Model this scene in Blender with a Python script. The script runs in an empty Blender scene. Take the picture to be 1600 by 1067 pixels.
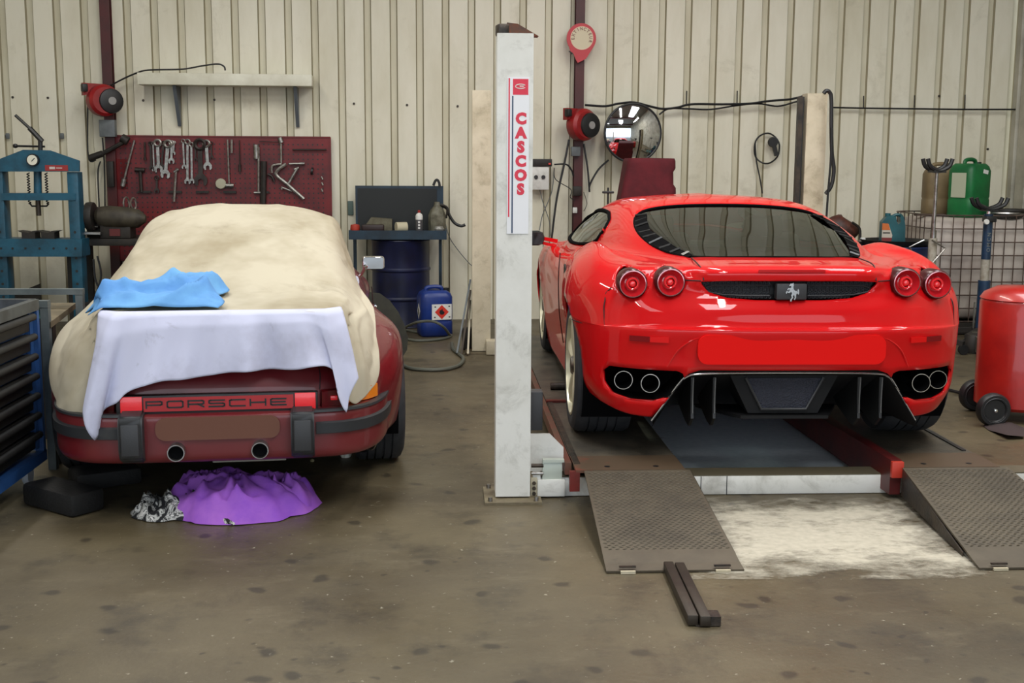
import bpy, bmesh, math, random
from mathutils import Vector, Matrix, noise
PI=math.pi
C=bpy.context.scene.collection
def R(d): return math.radians(d)

# ---------------------------------------------------------------- camera, sky, lights, exposure
FPX=1855.0; CAMH=1.5
yaw,pitch,roll=R(3.24),R(-8.54),R(0.33)
_fw=Vector((math.sin(yaw)*math.cos(pitch),math.cos(yaw)*math.cos(pitch),math.sin(pitch)))
_r=_fw.cross(Vector((0,0,1))).normalized(); _u=_r.cross(_fw)
CR=(_r*math.cos(roll)+_u*math.sin(roll)).normalized(); CU=CR.cross(_fw); CF=_fw
CP=Vector((0,0,CAMH))
cd=bpy.data.cameras.new('camera'); cam=bpy.data.objects.new('camera',cd); C.objects.link(cam)
cd.sensor_width=36; cd.lens=36*FPX/1600; cd.clip_end=200
cam.matrix_world=Matrix(((CR.x,CU.x,-CF.x,CP.x),(CR.y,CU.y,-CF.y,CP.y),(CR.z,CU.z,-CF.z,CP.z),(0,0,0,1)))
bpy.context.scene.camera=cam
sc=bpy.context.scene
sc.view_settings.view_transform='Standard'; sc.view_settings.look='None'
sc.view_settings.gamma=1; sc.view_settings.use_curve_mapping=False
sc.view_settings.exposure=0.07
w=bpy.data.worlds.new('world'); sc.world=w; w.use_nodes=True
nt=w.node_tree; bg=nt.nodes['Background']
bg.inputs[0].default_value=(0.80,0.90,1.0,1); bg.inputs[1].default_value=2.3
def area(name,loc,rot,sx,sy,power,col):
    l=bpy.data.lights.new(name,'AREA'); l.shape='RECTANGLE'; l.size=sx; l.size_y=sy; l.energy=power; l.color=col
    o=bpy.data.objects.new(name,l); C.objects.link(o); o.location=loc; o.rotation_euler=rot; return o
CEIL_Z=5.14
TUBES=[(-2.6,3.2),(-2.6,7.4),(1.6,3.2),(1.6,7.4),(4.4,5.2)]
for tx,ty in TUBES:
    area('tube_light',(tx,ty,4.30),(0,0,0),0.14,2.4,55,(1.0,0.95,0.86))
for sx_,sy_,sp_ in ((-2.9,1.0,45),(1.5,1.0,150),(-0.7,6.3,100),(3.6,6.3,115)): area('skylight',(sx_,sy_,CEIL_Z),(0,0,0),1.0,3.2,sp_,(0.93,0.97,1.0))

# ---------------------------------------------------------------- projection helpers (photo pixel -> real place in the room)
def ray(px,py): return CF+CR*((px-800)/FPX)-CU*((py-533.5)/FPX)
def at_floor(px,py,z=0.0):
    d=ray(px,py); return CP+d*((z-CAMH)/d.z)
def at_plane(px,py,p,n):
    d=ray(px,py); return CP+d*((p-CP).dot(n)/d.dot(n))
def at_y(px,py,y): return at_plane(px,py,Vector((0,y,0)),Vector((0,1,0)))

# ---------------------------------------------------------------- materials
MATS={}
def mat(name,col,rough=0.5,metal=0.0,col2=None,scale=5.0,bump=0.0,bscale=60.0,coat=0.0,emit=None,estr=0.0,detail=6.0,lo=0.35,hi=0.65,spec=0.5,stretch=None,trans=0.0,alpha=1.0,rvar=0.0,voro=False,stain=None):
    if name in MATS: return MATS[name]
    m=bpy.data.materials.new(name); m.use_nodes=True; t=m.node_tree; b=t.nodes['Principled BSDF']
    def c4(c): return (c[0],c[1],c[2],1)
    b.inputs['Base Color'].default_value=c4(col); b.inputs['Roughness'].default_value=rough; b.inputs['Metallic'].default_value=metal
    b.inputs['Specular IOR Level'].default_value=spec
    if coat: b.inputs['Coat Weight'].default_value=coat; b.inputs['Coat Roughness'].default_value=0.03
    if trans: b.inputs['Transmission Weight'].default_value=trans
    if alpha<1: b.inputs['Alpha'].default_value=alpha
    tc=t.nodes.new('ShaderNodeTexCoord'); src=tc.outputs['Object']
    if stretch:
        mp=t.nodes.new('ShaderNodeMapping'); mp.inputs['Scale'].default_value=stretch; t.links.new(src,mp.inputs[0]); src=mp.outputs[0]
    if col2 is not None:
        n=t.nodes.new('ShaderNodeTexNoise'); n.inputs['Scale'].default_value=scale; n.inputs['Detail'].default_value=detail; n.inputs['Roughness'].default_value=0.62
        t.links.new(src,n.inputs[0])
        r=t.nodes.new('ShaderNodeMapRange'); r.inputs[1].default_value=lo; r.inputs[2].default_value=hi; t.links.new(n.outputs['Fac'],r.inputs[0])
        x=t.nodes.new('ShaderNodeMix'); x.data_type='RGBA'; x.inputs[6].default_value=c4(col); x.inputs[7].default_value=c4(col2)
        t.links.new(r.outputs[0],x.inputs[0]); last=x.outputs[2]
        if stain:
            n3=t.nodes.new('ShaderNodeTexNoise'); n3.inputs['Scale'].default_value=stain[1]; n3.inputs['Detail'].default_value=9; n3.inputs['Roughness'].default_value=.7; n3.inputs['Distortion'].default_value=.4; t.links.new(tc.outputs['Object'],n3.inputs[0])
            r3=t.nodes.new('ShaderNodeMapRange'); r3.inputs[1].default_value=stain[2]; r3.inputs[2].default_value=stain[3]; r3.inputs[4].default_value=stain[4]; t.links.new(n3.outputs['Fac'],r3.inputs[0])
            x3=t.nodes.new('ShaderNodeMix'); x3.data_type='RGBA'; x3.inputs[7].default_value=c4(stain[0]); t.links.new(last,x3.inputs[6]); t.links.new(r3.outputs[0],x3.inputs[0]); last=x3.outputs[2]
        t.links.new(last,b.inputs['Base Color'])
        if rvar:
            rr=t.nodes.new('ShaderNodeMapRange'); rr.inputs[3].default_value=rough; rr.inputs[4].default_value=rough+rvar
            t.links.new(r.outputs[0],rr.inputs[0]); t.links.new(rr.outputs[0],b.inputs['Roughness'])
    if bump:
        n=t.nodes.new('ShaderNodeTexVoronoi' if voro else 'ShaderNodeTexNoise'); n.inputs['Scale'].default_value=bscale
        t.links.new(src,n.inputs[0])
        bp=t.nodes.new('ShaderNodeBump'); bp.inputs['Strength'].default_value=bump; bp.inputs['Distance'].default_value=0.01
        t.links.new(n.outputs[0],bp.inputs['Height']); t.links.new(bp.outputs[0],b.inputs['Normal'])
    if emit: b.inputs['Emission Color'].default_value=c4(emit); b.inputs['Emission Strength'].default_value=estr
    MATS[name]=m; return m
def srgb(r,g,b):
    f=lambda v:(v/255/12.92) if v/255<=0.04045 else ((v/255+0.055)/1.055)**2.4
    return (f(r),f(g),f(b))
M_red=mat('gloss_red',(0.62,0.0035,0.006),0.5,coat=0.7,spec=0.1)
M_maroon=mat('maroon_paint',(0.13,0.004,0.009),0.38,coat=0.5,col2=(0.15,0.016,0.018),scale=3,rvar=0.25)
M_black=mat('black_plastic',(0.012,0.012,0.013),0.45)
M_void=mat('black_trim_recess_shade',(0.004,0.004,0.0045),0.9,spec=0.05)  # near-black without sheen: darkness of hollows painted in, also black trim
M_satin=mat('dark_grey_plastic',(0.035,0.036,0.040),0.5,bump=0.08,bscale=200)
M_bumper=mat('bumper_rubber',(0.022,0.024,0.028),0.5,col2=(0.075,0.07,0.062),scale=4,lo=.5,hi=.8)
M_rubber=mat('tyre_rubber',(0.020,0.022,0.026),0.75,col2=(0.04,0.041,0.045),scale=9,bump=0.1)
M_chrome=mat('chrome',(0.85,0.85,0.86),0.08,1.0)
M_steel=mat('steel',(0.45,0.44,0.43),0.35,1.0,col2=(0.25,0.23,0.21),scale=30)
M_rim=mat('rim_cream',(0.72,0.68,0.50),0.3,0.35)
M_darkmetal=mat('dark_steel',(0.035,0.032,0.030),0.45,0.6,col2=(0.08,0.06,0.045),scale=12,bump=0.2)

# ---------------------------------------------------------------- mesh helpers
def obj(name,verts,faces,m,parent=None,smooth=False,loc=None,rotz=0.0):
    me=bpy.data.meshes.new(name); me.from_pydata([tuple(v) for v in verts],[],faces); me.update()
    if smooth: me.polygons.foreach_set('use_smooth',[True]*len(me.polygons))
    o=bpy.data.objects.new(name,me); C.objects.link(o)
    if m is not None: me.materials.append(m)
    if parent is not None: o.parent=parent
    if loc is not None: o.location=loc
    if rotz: o.rotation_euler=(0,0,rotz)
    return o
def smooth_by_angle(o,deg=35):
    me=o.data; bm=bmesh.new(); bm.from_mesh(me)
    bmesh.ops.recalc_face_normals(bm,faces=bm.faces)
    for e in bm.edges: e.smooth = len(e.link_faces)==2 and e.calc_face_angle(0)<R(deg)
    for f in bm.faces: f.smooth=True
    bm.to_mesh(me); bm.free(); return o
def tag(o,label,cat,group=None,kind=None):
    if label: o['label']=label
    if cat: o['category']=cat
    if group: o['group']=group
    if kind: o['kind']=kind
    return o
def thing(name,label,cat,loc=(0,0,0),rotz=0.0,group=None):
    o=bpy.data.objects.new(name,None); C.objects.link(o); o.location=loc; o.rotation_euler=(0,0,rotz); o.empty_display_size=0.1
    return tag(o,label,cat,group)
class MB:
    """collects shapes into one mesh"""
    def __init__(s): s.v=[]; s.f=[]
    def add(s,v,f):
        n=len(s.v); s.v+= [Vector(p) for p in v]; s.f+=[tuple(i+n for i in q) for q in f]; return s
    def box(s,c,d,rz=0.0,bev=0.0,rx=0.0,ry=0.0):
        bm=bmesh.new(); bmesh.ops.create_cube(bm,size=1)
        for v in bm.verts: v.co=Vector((v.co.x*d[0],v.co.y*d[1],v.co.z*d[2]))
        if bev: bmesh.ops.bevel(bm,geom=bm.edges[:],offset=min(bev,min(d)*0.45),segments=2,affect='EDGES',profile=0.5)
        m=Matrix.Translation(Vector(c))@Matrix.Rotation(rz,4,'Z')@Matrix.Rotation(ry,4,'Y')@Matrix.Rotation(rx,4,'X')
        bmesh.ops.transform(bm,matrix=m,verts=bm.verts); bm.verts.index_update()
        s.add([v.co.copy() for v in bm.verts],[tuple(v.index for v in f.verts) for f in bm.faces]); bm.free(); return s
    def bar(s,a,b,w,h=None,up=(0,0,1)):
        a=Vector(a); b=Vector(b); h=h or w; d=(b-a); L=d.length; d.normalize(); up=Vector(up)
        if abs(d.dot(up))>0.99: up=Vector((0,1,0))
        x=d.cross(up).normalized(); y=x.cross(d)
        vs=[p+x*(sx*w/2)+y*(sy*h/2) for p in (a,b) for sx,sy in ((-1,-1),(1,-1),(1,1),(-1,1))]
        return s.add(vs,[(3,2,1,0),(4,5,6,7),(0,1,5,4),(1,2,6,5),(2,3,7,6),(3,0,4,7)])
    def tube(s,pts,r,n=8,cap=True,closed=False):
        pts=[Vector(p) for p in pts]; k=len(pts); rs=r if isinstance(r,(list,tuple)) else [r]*k
        vs=[];fs=[];prev=None
        for i,p in enumerate(pts):
            if closed: t=pts[(i+1)%k]-pts[i-1]
            else: t=(pts[min(i+1,k-1)]-pts[max(i-1,0)])
            t.normalize()
            if prev is None:
                a=Vector((0,0,1)) if abs(t.z)<0.9 else Vector((0,1,0)); x=t.cross(a).normalized()
            else: x=(prev-t*prev.dot(t)).normalized()
            prev=x; y=t.cross(x)
            for j in range(n):
                a=2*PI*j/n; vs.append(p+(x*math.cos(a)+y*math.sin(a))*rs[i])
        m=k if closed else k-1
        for i in range(m):
            for j in range(n):
                a=i*n+j; b=i*n+(j+1)%n; c=((i+1)%k)*n+(j+1)%n; d=((i+1)%k)*n+j; fs.append((a,b,c,d))
        if cap and not closed: fs.append(tuple(range(n))[::-1]); fs.append(tuple((k-1)*n+j for j in range(n)))
        return s.add(vs,fs)
    def lathe(s,prof,c=(0,0,0),axis='Z',n=24,closed=False,ang=2*PI):
        vs=[];fs=[];c=Vector(c);k=len(prof); full=abs(ang-2*PI)<1e-6; nn=n if full else n+1
        for i in range(nn):
            a=ang*i/n; ca,sa=math.cos(a),math.sin(a)
            for r,h in prof:
                if axis=='Z': v=(r*ca,r*sa,h)
                elif axis=='X': v=(h,r*ca,r*sa)
                else: v=(r*ca,h,r*sa)
                vs.append(c+Vector(v))
        kk=k if closed else k-1
        for i in range(n):
            for j in range(kk):
                a=i*k+j; b=i*k+(j+1)%k; i2=(i+1)%n if full else i+1
                fs.append((a,i2*k+j,i2*k+(j+1)%k,b))
        return s.add(vs,fs)
    def cyl(s,a,b,r,r2=None,n=16): return s.tube([a,b],[r,r if r2 is None else r2],n)
    def prism(s,poly,c,ax,ay,depth):
        """poly (2d) extruded: c origin, ax/ay in-plane axes, depth vector"""
        c=Vector(c);ax=Vector(ax);ay=Vector(ay);dv=Vector(depth);n=len(poly)
        vs=[c+ax*p[0]+ay*p[1] for p in poly]+[c+ax*p[0]+ay*p[1]+dv for p in poly]
        return s.add(vs,[tuple(range(n))[::-1],tuple(range(n,2*n))]+[(i,(i+1)%n,(i+1)%n+n,i+n) for i in range(n)])
    def build(s,name,m,parent=None,smooth=None,loc=None,rotz=0.0):
        o=obj(name,s.v,s.f,m,parent,False,loc,rotz)
        smooth_by_angle(o,smooth if smooth else 35); return o
def part(o,label): o['label']=label; return o
def bz(pts,n=8):
    """catmull-rom through 3d points"""
    pts=[Vector(p) for p in pts]; out=[]
    for i in range(len(pts)-1):
        p0=pts[max(i-1,0)];p1=pts[i];p2=pts[i+1];p3=pts[min(i+2,len(pts)-1)]
        for j in range(n):
            t=j/n; out.append(0.5*((2*p1)+(p2-p0)*t+(2*p0-5*p1+4*p2-p3)*t*t+(3*p1-p0-3*p2+p3)*t**3))
    out.append(pts[-1]); return out
def grid_faces(nr,nc,closed=False):
    return [(i*nc+j,i*nc+(j+1)%nc,(i+1)*nc+(j+1)%nc,(i+1)*nc+j) for i in range(nr-1) for j in range(nc if closed else nc-1)]
def rrect(w,h,r,n=5):
    o=[]
    for cx,cy,a0 in ((w/2-r,h/2-r,0),(-w/2+r,h/2-r,90),(-w/2+r,-h/2+r,180),(w/2-r,-h/2+r,270)):
        for k in range(n+1):
            a=R(a0+90*k/n); o.append((cx+r*math.cos(a),cy+r*math.sin(a)))
    return o
def text_mesh(name,body,size,m,parent,origin,ax,ay,extr=0.001,bold=0.0,sx=1.0,align='CENTER',spacing=1.0):
    cu=bpy.data.curves.new(name,'FONT'); cu.body=body; cu.size=size; cu.extrude=extr; cu.offset=bold; cu.align_x=align; cu.align_y='CENTER'; cu.space_character=spacing; cu.resolution_u=3
    to=bpy.data.objects.new(name,cu); C.objects.link(to)
    dg=bpy.context.evaluated_depsgraph_get(); me=bpy.data.meshes.new_from_object(to.evaluated_get(dg)); bpy.data.objects.remove(to)
    ax=Vector(ax).normalized(); ay=Vector(ay).normalized(); az=ax.cross(ay)
    for v in me.vertices: v.co=Vector(origin)+ax*v.co.x*sx+ay*v.co.y+az*v.co.z
    o=bpy.data.objects.new(name,me); C.objects.link(o); me.materials.clear(); me.materials.append(m); o.parent=parent; return o

# lofted skin from feature rows, mirrored, with cut and split by outline
class Skin:
    def __init__(s,rows,su=10,sv=7,mirror=True):
        nr=len(rows); nc=len(rows[0])
        dense=[]
        for r in rows: dense.append(bz(r,su))
        m=len(dense[0]); cols=[bz([dense[i][j] for i in range(nr)],sv) for j in range(m)]
        k=len(cols[0]); s.v=[]; s.f=[]
        for i in range(k):
            for j in range(m): s.v.append(cols[j][i].copy())
        for i in range(k-1):
            for j in range(m-1): s.f.append((i*m+j,(i+1)*m+j,(i+1)*m+j+1,i*m+j+1))
        if mirror:
            n=len(s.v); 
            for v in s.v[:n]:
                s.v.append(Vector((-v.x,v.y,v.z)))
            s.f+=[tuple(q+n for q in f[::-1]) for f in s.f[:]]
            # weld the seam
            mp={}; 
            for i in range(n):
                if abs(s.v[i].x)<1e-5: mp[i+n]=i
            s.f=[tuple(mp.get(q,q) for q in f) for f in s.f]
        s.f=[f for f in s.f if len(set(f))==len(f) or True]
    def normals(s):
        N=[Vector((0,0,0)) for _ in s.v]
        for f in s.f:
            a,b,c,d=[s.v[i] for i in f]; n=(c-a).cross(d-b)
            for i in f: N[i]+=n
        return [n.normalized() if n.length>1e-12 else Vector((0,0,1)) for n in N]
    def take(s,poly,axes,cond=None,keep=False,snap=0.03):
        """remove faces whose centre falls inside poly (2d on axes); returns them as (v,f) part; outline snapped"""
        ia,ib=axes
        def inside(x,y):
            c=False; n=len(poly); j=n-1
            for i in range(n):
                xi,yi=poly[i]; xj,yj=poly[j]
                if (yi>y)!=(yj>y) and x<(xj-xi)*(y-yi)/(yj-yi)+xi: c=not c
                j=i
            return c
        x0=min(p[0] for p in poly)-.1;x1=max(p[0] for p in poly)+.1;y0=min(p[1] for p in poly)-.1;y1=max(p[1] for p in poly)+.1
        fin=[];fout=[]
        for f in s.f:
            c=(s.v[f[0]]+s.v[f[1]]+s.v[f[2]]+s.v[f[3]])/4
            if x0<c[ia]<x1 and y0<c[ib]<y1 and (cond is None or cond(c)) and inside(c[ia],c[ib]): fin.append(f)
            else: fout.append(f)
        vi=set(i for f in fin for i in f); vo=set(i for f in fout for i in f); bd=vi&vo
        N=s.normals() if bd else []
        io=[k for k in range(3) if k not in axes][0]
        for i in bd:
            p=s.v[i]; q=Vector((p[ia],p[ib])); best=None
            for k in range(len(poly)):
                a=Vector(poly[k]);b=Vector(poly[(k+1)%len(poly)]);d=b-a
                t=max(0,min(1,(q-a).dot(d)/max(d.dot(d),1e-9))); r=a+d*t; dd=(r-q).length
                if best is None or dd<best[0]: best=(dd,r)
            if best[0]<snap:
                dl=best[1]-q; n=N[i]; dz=0
                if abs(n[io])>0.15: dz=-(n[ia]*dl[0]+n[ib]*dl[1])/n[io]; dz=max(-.03,min(.03,dz))
                if abs(p.x)<1e-6 and ia==0: dl[0]=0
                p[ia]+=dl[0];p[ib]+=dl[1];p[io]+=dz
        s.f=fout
        return fin
    def mesh(s,faces=None):
        faces=s.f if faces is None else faces
        used=sorted(set(i for f in faces for i in f)); mp={k:i for i,k in enumerate(used)}
        fs=[]
        for f in faces:
            g=[]
            for q in f:
                if mp[q] not in g: g.append(mp[q])
            if len(g)>=3: fs.append(tuple(g))
        return [s.v[k].copy() for k in used],fs
    def build(s,name,m,parent,faces=None,thick=0.0,off=0.0):
        v,f=s.mesh(faces)
        o=obj(name,v,f,m,parent)
        bm=bmesh.new(); bm.from_mesh(o.data); bmesh.ops.remove_doubles(bm,verts=bm.verts,dist=0.0004)
        bmesh.ops.recalc_face_normals(bm,faces=bm.faces)
        up=sum(((f_.normal.dot(Vector((f_.calc_center_median().x,f_.calc_center_median().y-2,f_.calc_center_median().z-0.5)))) for f_ in bm.faces))
        if up<0: bmesh.ops.reverse_faces(bm,faces=bm.faces)
        if off:
            bm.normal_update()
            for v_ in bm.verts: v_.co+=v_.normal*off
        for f_ in bm.faces: f_.smooth=True
        bm.to_mesh(o.data); bm.free()
        if thick:
            md=o.modifiers.new('thickness','SOLIDIFY'); md.thickness=thick; md.offset=-1
        return o
from mathutils.bvhtree import BVHTree
def bvh_of(objs):
    V=[];F=[]
    for o in objs:
        n=len(V); V+=[v.co+Vector(o.location) if o.parent else v.co for v in o.data.vertices]; F+=[tuple(i+n for i in p.vertices) for p in o.data.polygons]
    return BVHTree.FromPolygons(V,F)
def push_out(vs,tree,gap):
    out=[]
    for p in vs:
        p=Vector(p); loc,nr,idx,d=tree.find_nearest(p)
        if loc is not None and d<.15:
            if nr.dot(Vector((loc.x,(loc.y-1.6)*.4,loc.z-.25)))<0: nr=-nr
            s_=(p-loc).dot(nr)
            if s_<gap: p=loc+nr*gap if s_<0 else p+nr*(gap-s_)
        out.append(p)
    return out
def circ(cx,cy,r,n=40,sy=1.0): return [(cx+r*math.cos(2*PI*i/n),cy+r*sy*math.sin(2*PI*i/n)) for i in range(n)]

# ---------------------------------------------------------------- the hall
WB=R(1.7); WD=Vector((math.cos(WB),math.sin(WB),0)); WN=Vector((math.sin(WB),-math.cos(WB),0)); WP=Vector((0.024,11.42,0)); UP=Vector((0,0,1))
def on_wall(px,py,d=0.0): return at_plane(px,py,WP+WN*d,WN)
def ws(px,py=50,d=0.0): return (on_wall(px,py,d)-WP).dot(WD)
def wpt(s,d,z): return WP+WD*s+WN*d+UP*z
CEIL=5.2
M_wall=mat('cream_sheet',srgb(230,225,206),0.55,col2=srgb(206,199,174),scale=1.6,stretch=(1.2,1.2,0.35),bump=0.03,bscale=30,lo=.4,hi=.75,stain=(srgb(150,140,112),2.2,.56,.80,.5))
M_groove2=mat('cream_sheet_crease',srgb(158,150,124),0.7)  # shade and grime painted into the slanted rib faces
M_groove=mat('cream_sheet_groove',srgb(216,210,186),0.6,col2=srgb(192,184,156),scale=2.4,stretch=(1.2,1.2,0.35),lo=.4,hi=.75)  # groove bottoms painted a little darker, for recess shade and grime
# floor
def floor_material():
    m=mat('concrete',srgb(118,106,82),0.55); t=m.node_tree; b=t.nodes['Principled BSDF']; L=t.links
    tc=t.nodes.new('ShaderNodeTexCoord'); S=tc.outputs['Object']
    def noise_(scale,det,lo,hi,rough=.6,st=None):
        s=S
        if st:
            mp=t.nodes.new('ShaderNodeMapping'); mp.inputs['Scale'].default_value=st; L.new(S,mp.inputs[0]); s=mp.outputs[0]
        n=t.nodes.new('ShaderNodeTexNoise'); n.inputs['Scale'].default_value=scale; n.inputs['Detail'].default_value=det; n.inputs['Roughness'].default_value=rough
        L.new(s,n.inputs[0]); r=t.nodes.new('ShaderNodeMapRange'); r.inputs[1].default_value=lo; r.inputs[2].default_value=hi; L.new(n.outputs[0],r.inputs[0]); return r.outputs[0]
    def mix(fac,a,bc,k=1.0):
        x=t.nodes.new('ShaderNodeMix'); x.data_type='RGBA'
        if k!=1.0:
            mu=t.nodes.new('ShaderNodeMath'); mu.operation='MULTIPLY'; mu.inputs[1].default_value=k; L.new(fac,mu.inputs[0]); fac=mu.outputs[0]
        L.new(fac,x.inputs[0])
        if isinstance(a,tuple): x.inputs[6].default_value=(*a,1)
        else: L.new(a,x.inputs[6])
        x.inputs[7].default_value=(*bc,1); return x.outputs[2]
    c=mix(noise_(0.9,8,.35,.68),srgb(100,90,68),srgb(68,59,43))
    c=mix(noise_(3.5,9,.52,.70,.7),c,srgb(50,44,34),.72)
    c=mix(noise_(2.2,10,.55,.75,.75,(1,2.2,1)),c,srgb(124,114,92),.5)
    c=mix(noise_(38,4,.66,.72),c,srgb(190,184,165),.5)
    # oil spots
    v=t.nodes.new('ShaderNodeTexVoronoi'); v.voronoi_dimensions='2D'; v.inputs['Scale'].default_value=2.3; v.inputs['Randomness'].default_value=1.0
    n=t.nodes.new('ShaderNodeTexNoise'); n.inputs['Scale'].default_value=9; L.new(S,n.inputs[0])
    va=t.nodes.new('ShaderNodeVectorMath'); va.operation='SCALE'; va.inputs[3].default_value=0.09; L.new(n.outputs['Color'],va.inputs[0])
    vb=t.nodes.new('ShaderNodeVectorMath'); vb.operation='ADD'; L.new(S,vb.inputs[0]); L.new(va.outputs[0],vb.inputs[1]); L.new(vb.outputs[0],v.inputs['Vector'])
    r=t.nodes.new('ShaderNodeMapRange'); r.inputs[1].default_value=.085; r.inputs[2].default_value=.045; L.new(v.outputs['Distance'],r.inputs[0])
    c=mix(r.outputs[0],c,srgb(36,31,25),.62)
    v2=t.nodes.new('ShaderNodeTexVoronoi'); v2.voronoi_dimensions='2D'; v2.inputs['Scale'].default_value=7.5; L.new(vb.outputs[0],v2.inputs['Vector'])
    r2=t.nodes.new('ShaderNodeMapRange'); r2.inputs[1].default_value=.10; r2.inputs[2].default_value=.05; L.new(v2.outputs['Distance'],r2.inputs[0])
    k2=t.nodes.new('ShaderNodeMath'); k2.operation='MULTIPLY'; L.new(r2.outputs[0],k2.inputs[0]); L.new(noise_(1.1,3,.52,.6),k2.inputs[1])
    c=mix(k2.outputs[0],c,srgb(44,38,30),.7)
    c=mix(noise_(1.3,10,.56,.66,.8,(1.6,.7,1)),c,srgb(66,56,40),.5)
    L.new(c,b.inputs['Base Color'])
    rr=t.nodes.new('ShaderNodeMapRange'); rr.inputs[3].default_value=.34; rr.inputs[4].default_value=.62; L.new(noise_(1.5,6,.3,.7),rr.inputs[0]); L.new(rr.outputs[0],b.inputs['Roughness'])
    n2=t.nodes.new('ShaderNodeTexNoise'); n2.inputs['Scale'].default_value=45; n2.inputs['Detail'].default_value=6; L.new(S,n2.inputs[0])
    bp=t.nodes.new('ShaderNodeBump'); bp.inputs['Strength'].default_value=.25; bp.inputs['Distance'].default_value=.004; L.new(n2.outputs[0],bp.inputs['Height']); L.new(bp.outputs[0],b.inputs['Normal'])
    return m
M_floor=floor_material()
fl=MB().box((0,2.0,-0.05),(14,22,0.1)).build('floor',M_floor); fl['kind']='structure'
SR=ws(1589,60)          # the corner with the right wall
# back wall: ribbed steel sheets
ribs=[ws(x,2) for x in (2,45,88,131)]; pa=ribs[1]-ribs[0]; ribs=[ribs[0]-pa*k for k in range(9,0,-1)]+ribs
mid=[ws(x,2) for x in (196,237.5,279,321)]
a0=ws(198,2); a1=ws(858,40); nmid=16; mid=[a0+(a1-a0)*k/nmid for k in range(nmid+1)]; mid=[m_ for m_ in mid]
c0=ws(955,40); c1=ws(1586,60); right=[c0+(c1-c0)*k/16 for k in range(17)]
allr=ribs+mid+[ws(898,40)]+right
wb=bpy.data.objects.new('wall_back',None); C.objects.link(wb); wb['kind']='structure'
edges=[allr[0]-.1]; grp=[]
for k in range(0,len(allr),4):
    e=(allr[min(k+3,len(allr)-1)]+ (allr[k+4] if k+4<len(allr) else SR+0.05))/2 if k+4<len(allr) else SR+0.03
    grp.append((edges[-1],e,allr[k:k+4])); edges.append(e)
for s0,s1,rb in grp:
    prof=[(s0,0.0)]
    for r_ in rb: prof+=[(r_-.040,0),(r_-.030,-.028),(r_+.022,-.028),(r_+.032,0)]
    prof+=[(s1+.001,0.0)]
    prof=[p for p in prof if s0<=p[0]<=s1+.002]
    vs=[wpt(s,d,z) for s,d in prof for z in (0.0,1.3,2.6,CEIL)]; n=len(prof)
    fs=[(i*4+k,i*4+k+1,(i+1)*4+k+1,(i+1)*4+k) for i in range(n-1) for k in range(3)]
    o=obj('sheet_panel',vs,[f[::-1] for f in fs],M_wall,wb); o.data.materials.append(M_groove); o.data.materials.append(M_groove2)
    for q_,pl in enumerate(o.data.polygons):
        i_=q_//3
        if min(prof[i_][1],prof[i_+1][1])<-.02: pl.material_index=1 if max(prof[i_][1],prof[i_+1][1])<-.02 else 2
    md=o.modifiers.new('thickness','SOLIDIFY'); md.thickness=.004
# fixing screws on the sheets
mb=MB()
for px,py in [(20,152),(75,153),(224,157),(335,156),(553,162),(636,164),(715,166),(1467,150),(1543,233),(10,212),(96,212)]:
    p=on_wall(px,py); mb.cyl(p+WN*.001,p+WN*.008,.012,n=6)
mb.build('fixing_screws',M_darkmetal,wb)
M_wall2=mat('grey_sheet',srgb(190,186,170),0.55,col2=srgb(150,146,130),scale=2)
def side_wall(name,p0,p1,inward,m,rib=.25):
    p0=Vector(p0);p1=Vector(p1);d=p1-p0;L_=d.length;d.normalize();n=Vector(inward); prof=[];k=0.12
    prof=[(0,0)]
    while k<L_-.1: prof+=[(k-.04,0),(k-.026,-.03),(k+.022,-.03),(k+.036,0)]; k+=rib
    prof.append((L_,0)); vs=[p0+d*s+n*q+UP*z for s,q in prof for z in (0,CEIL)]
    o=obj(name,vs,[(2*i,2*i+1,2*i+3,2*i+2) for i in range(len(prof)-1)],m); o['kind']='structure'; return o
pr=wpt(SR,0,0)
side_wall('wall_right',(pr.x,pr.y,0),(pr.x+.35,-5,0),(-1,0,0),M_wall2)
side_wall('wall_left',(-6.2,11.25,0),(-6.2,-5,0),(1,0,0),M_wall)
M_ceil=mat('ceiling_sheet',srgb(120,118,110),0.6)
ce=MB().box((0,3.2,CEIL+.04),(14.4,17.2,.08)); ce=ce.build('ceiling',M_ceil); ce['kind']='structure'
for k,y in enumerate((-1.5,4.2,9.2)):
    MB().box((0.2,y,CEIL-.14),(12.6,.16,.26)).build('trim_%d'%(k+1),mat('beam_red',srgb(80,18,18),.5))['kind']='structure'
MB().box((0,-5.0,4.75),(13.6,.2,.95)).build('trim_4',M_wall2)['kind']='structure'
M_tube=mat('tube_glow',(1,1,1),.5,emit=(1,.95,.86),estr=6)
for tx,ty in TUBES:
    f=thing('ceiling_light','fluorescent batten light under the ceiling '+{(-2.6,3.2):'above the back of the maroon coupe',(-2.6,7.4):'above the front of the maroon coupe',(1.6,3.2):'above the ramps of the lift',(1.6,7.4):'above the front of the red coupe',(4.4,5.2):'above the red oil drainer'}[(tx,ty)],'light',(tx,ty,4.34),group='fluorescent batten lights')
    MB().box((0,0,.06),(.16,2.5,.08)).build('fitting',M_wall2,f)
    MB().tube([(0,-1.2,0),(0,1.2,0)],.016,10).build('tube',M_tube,f)
    for hy in (-.9,.9): MB().bar((0,hy,.1),(0,hy,CEIL-4.34),.02).build('hanger',M_steel,f)
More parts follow.
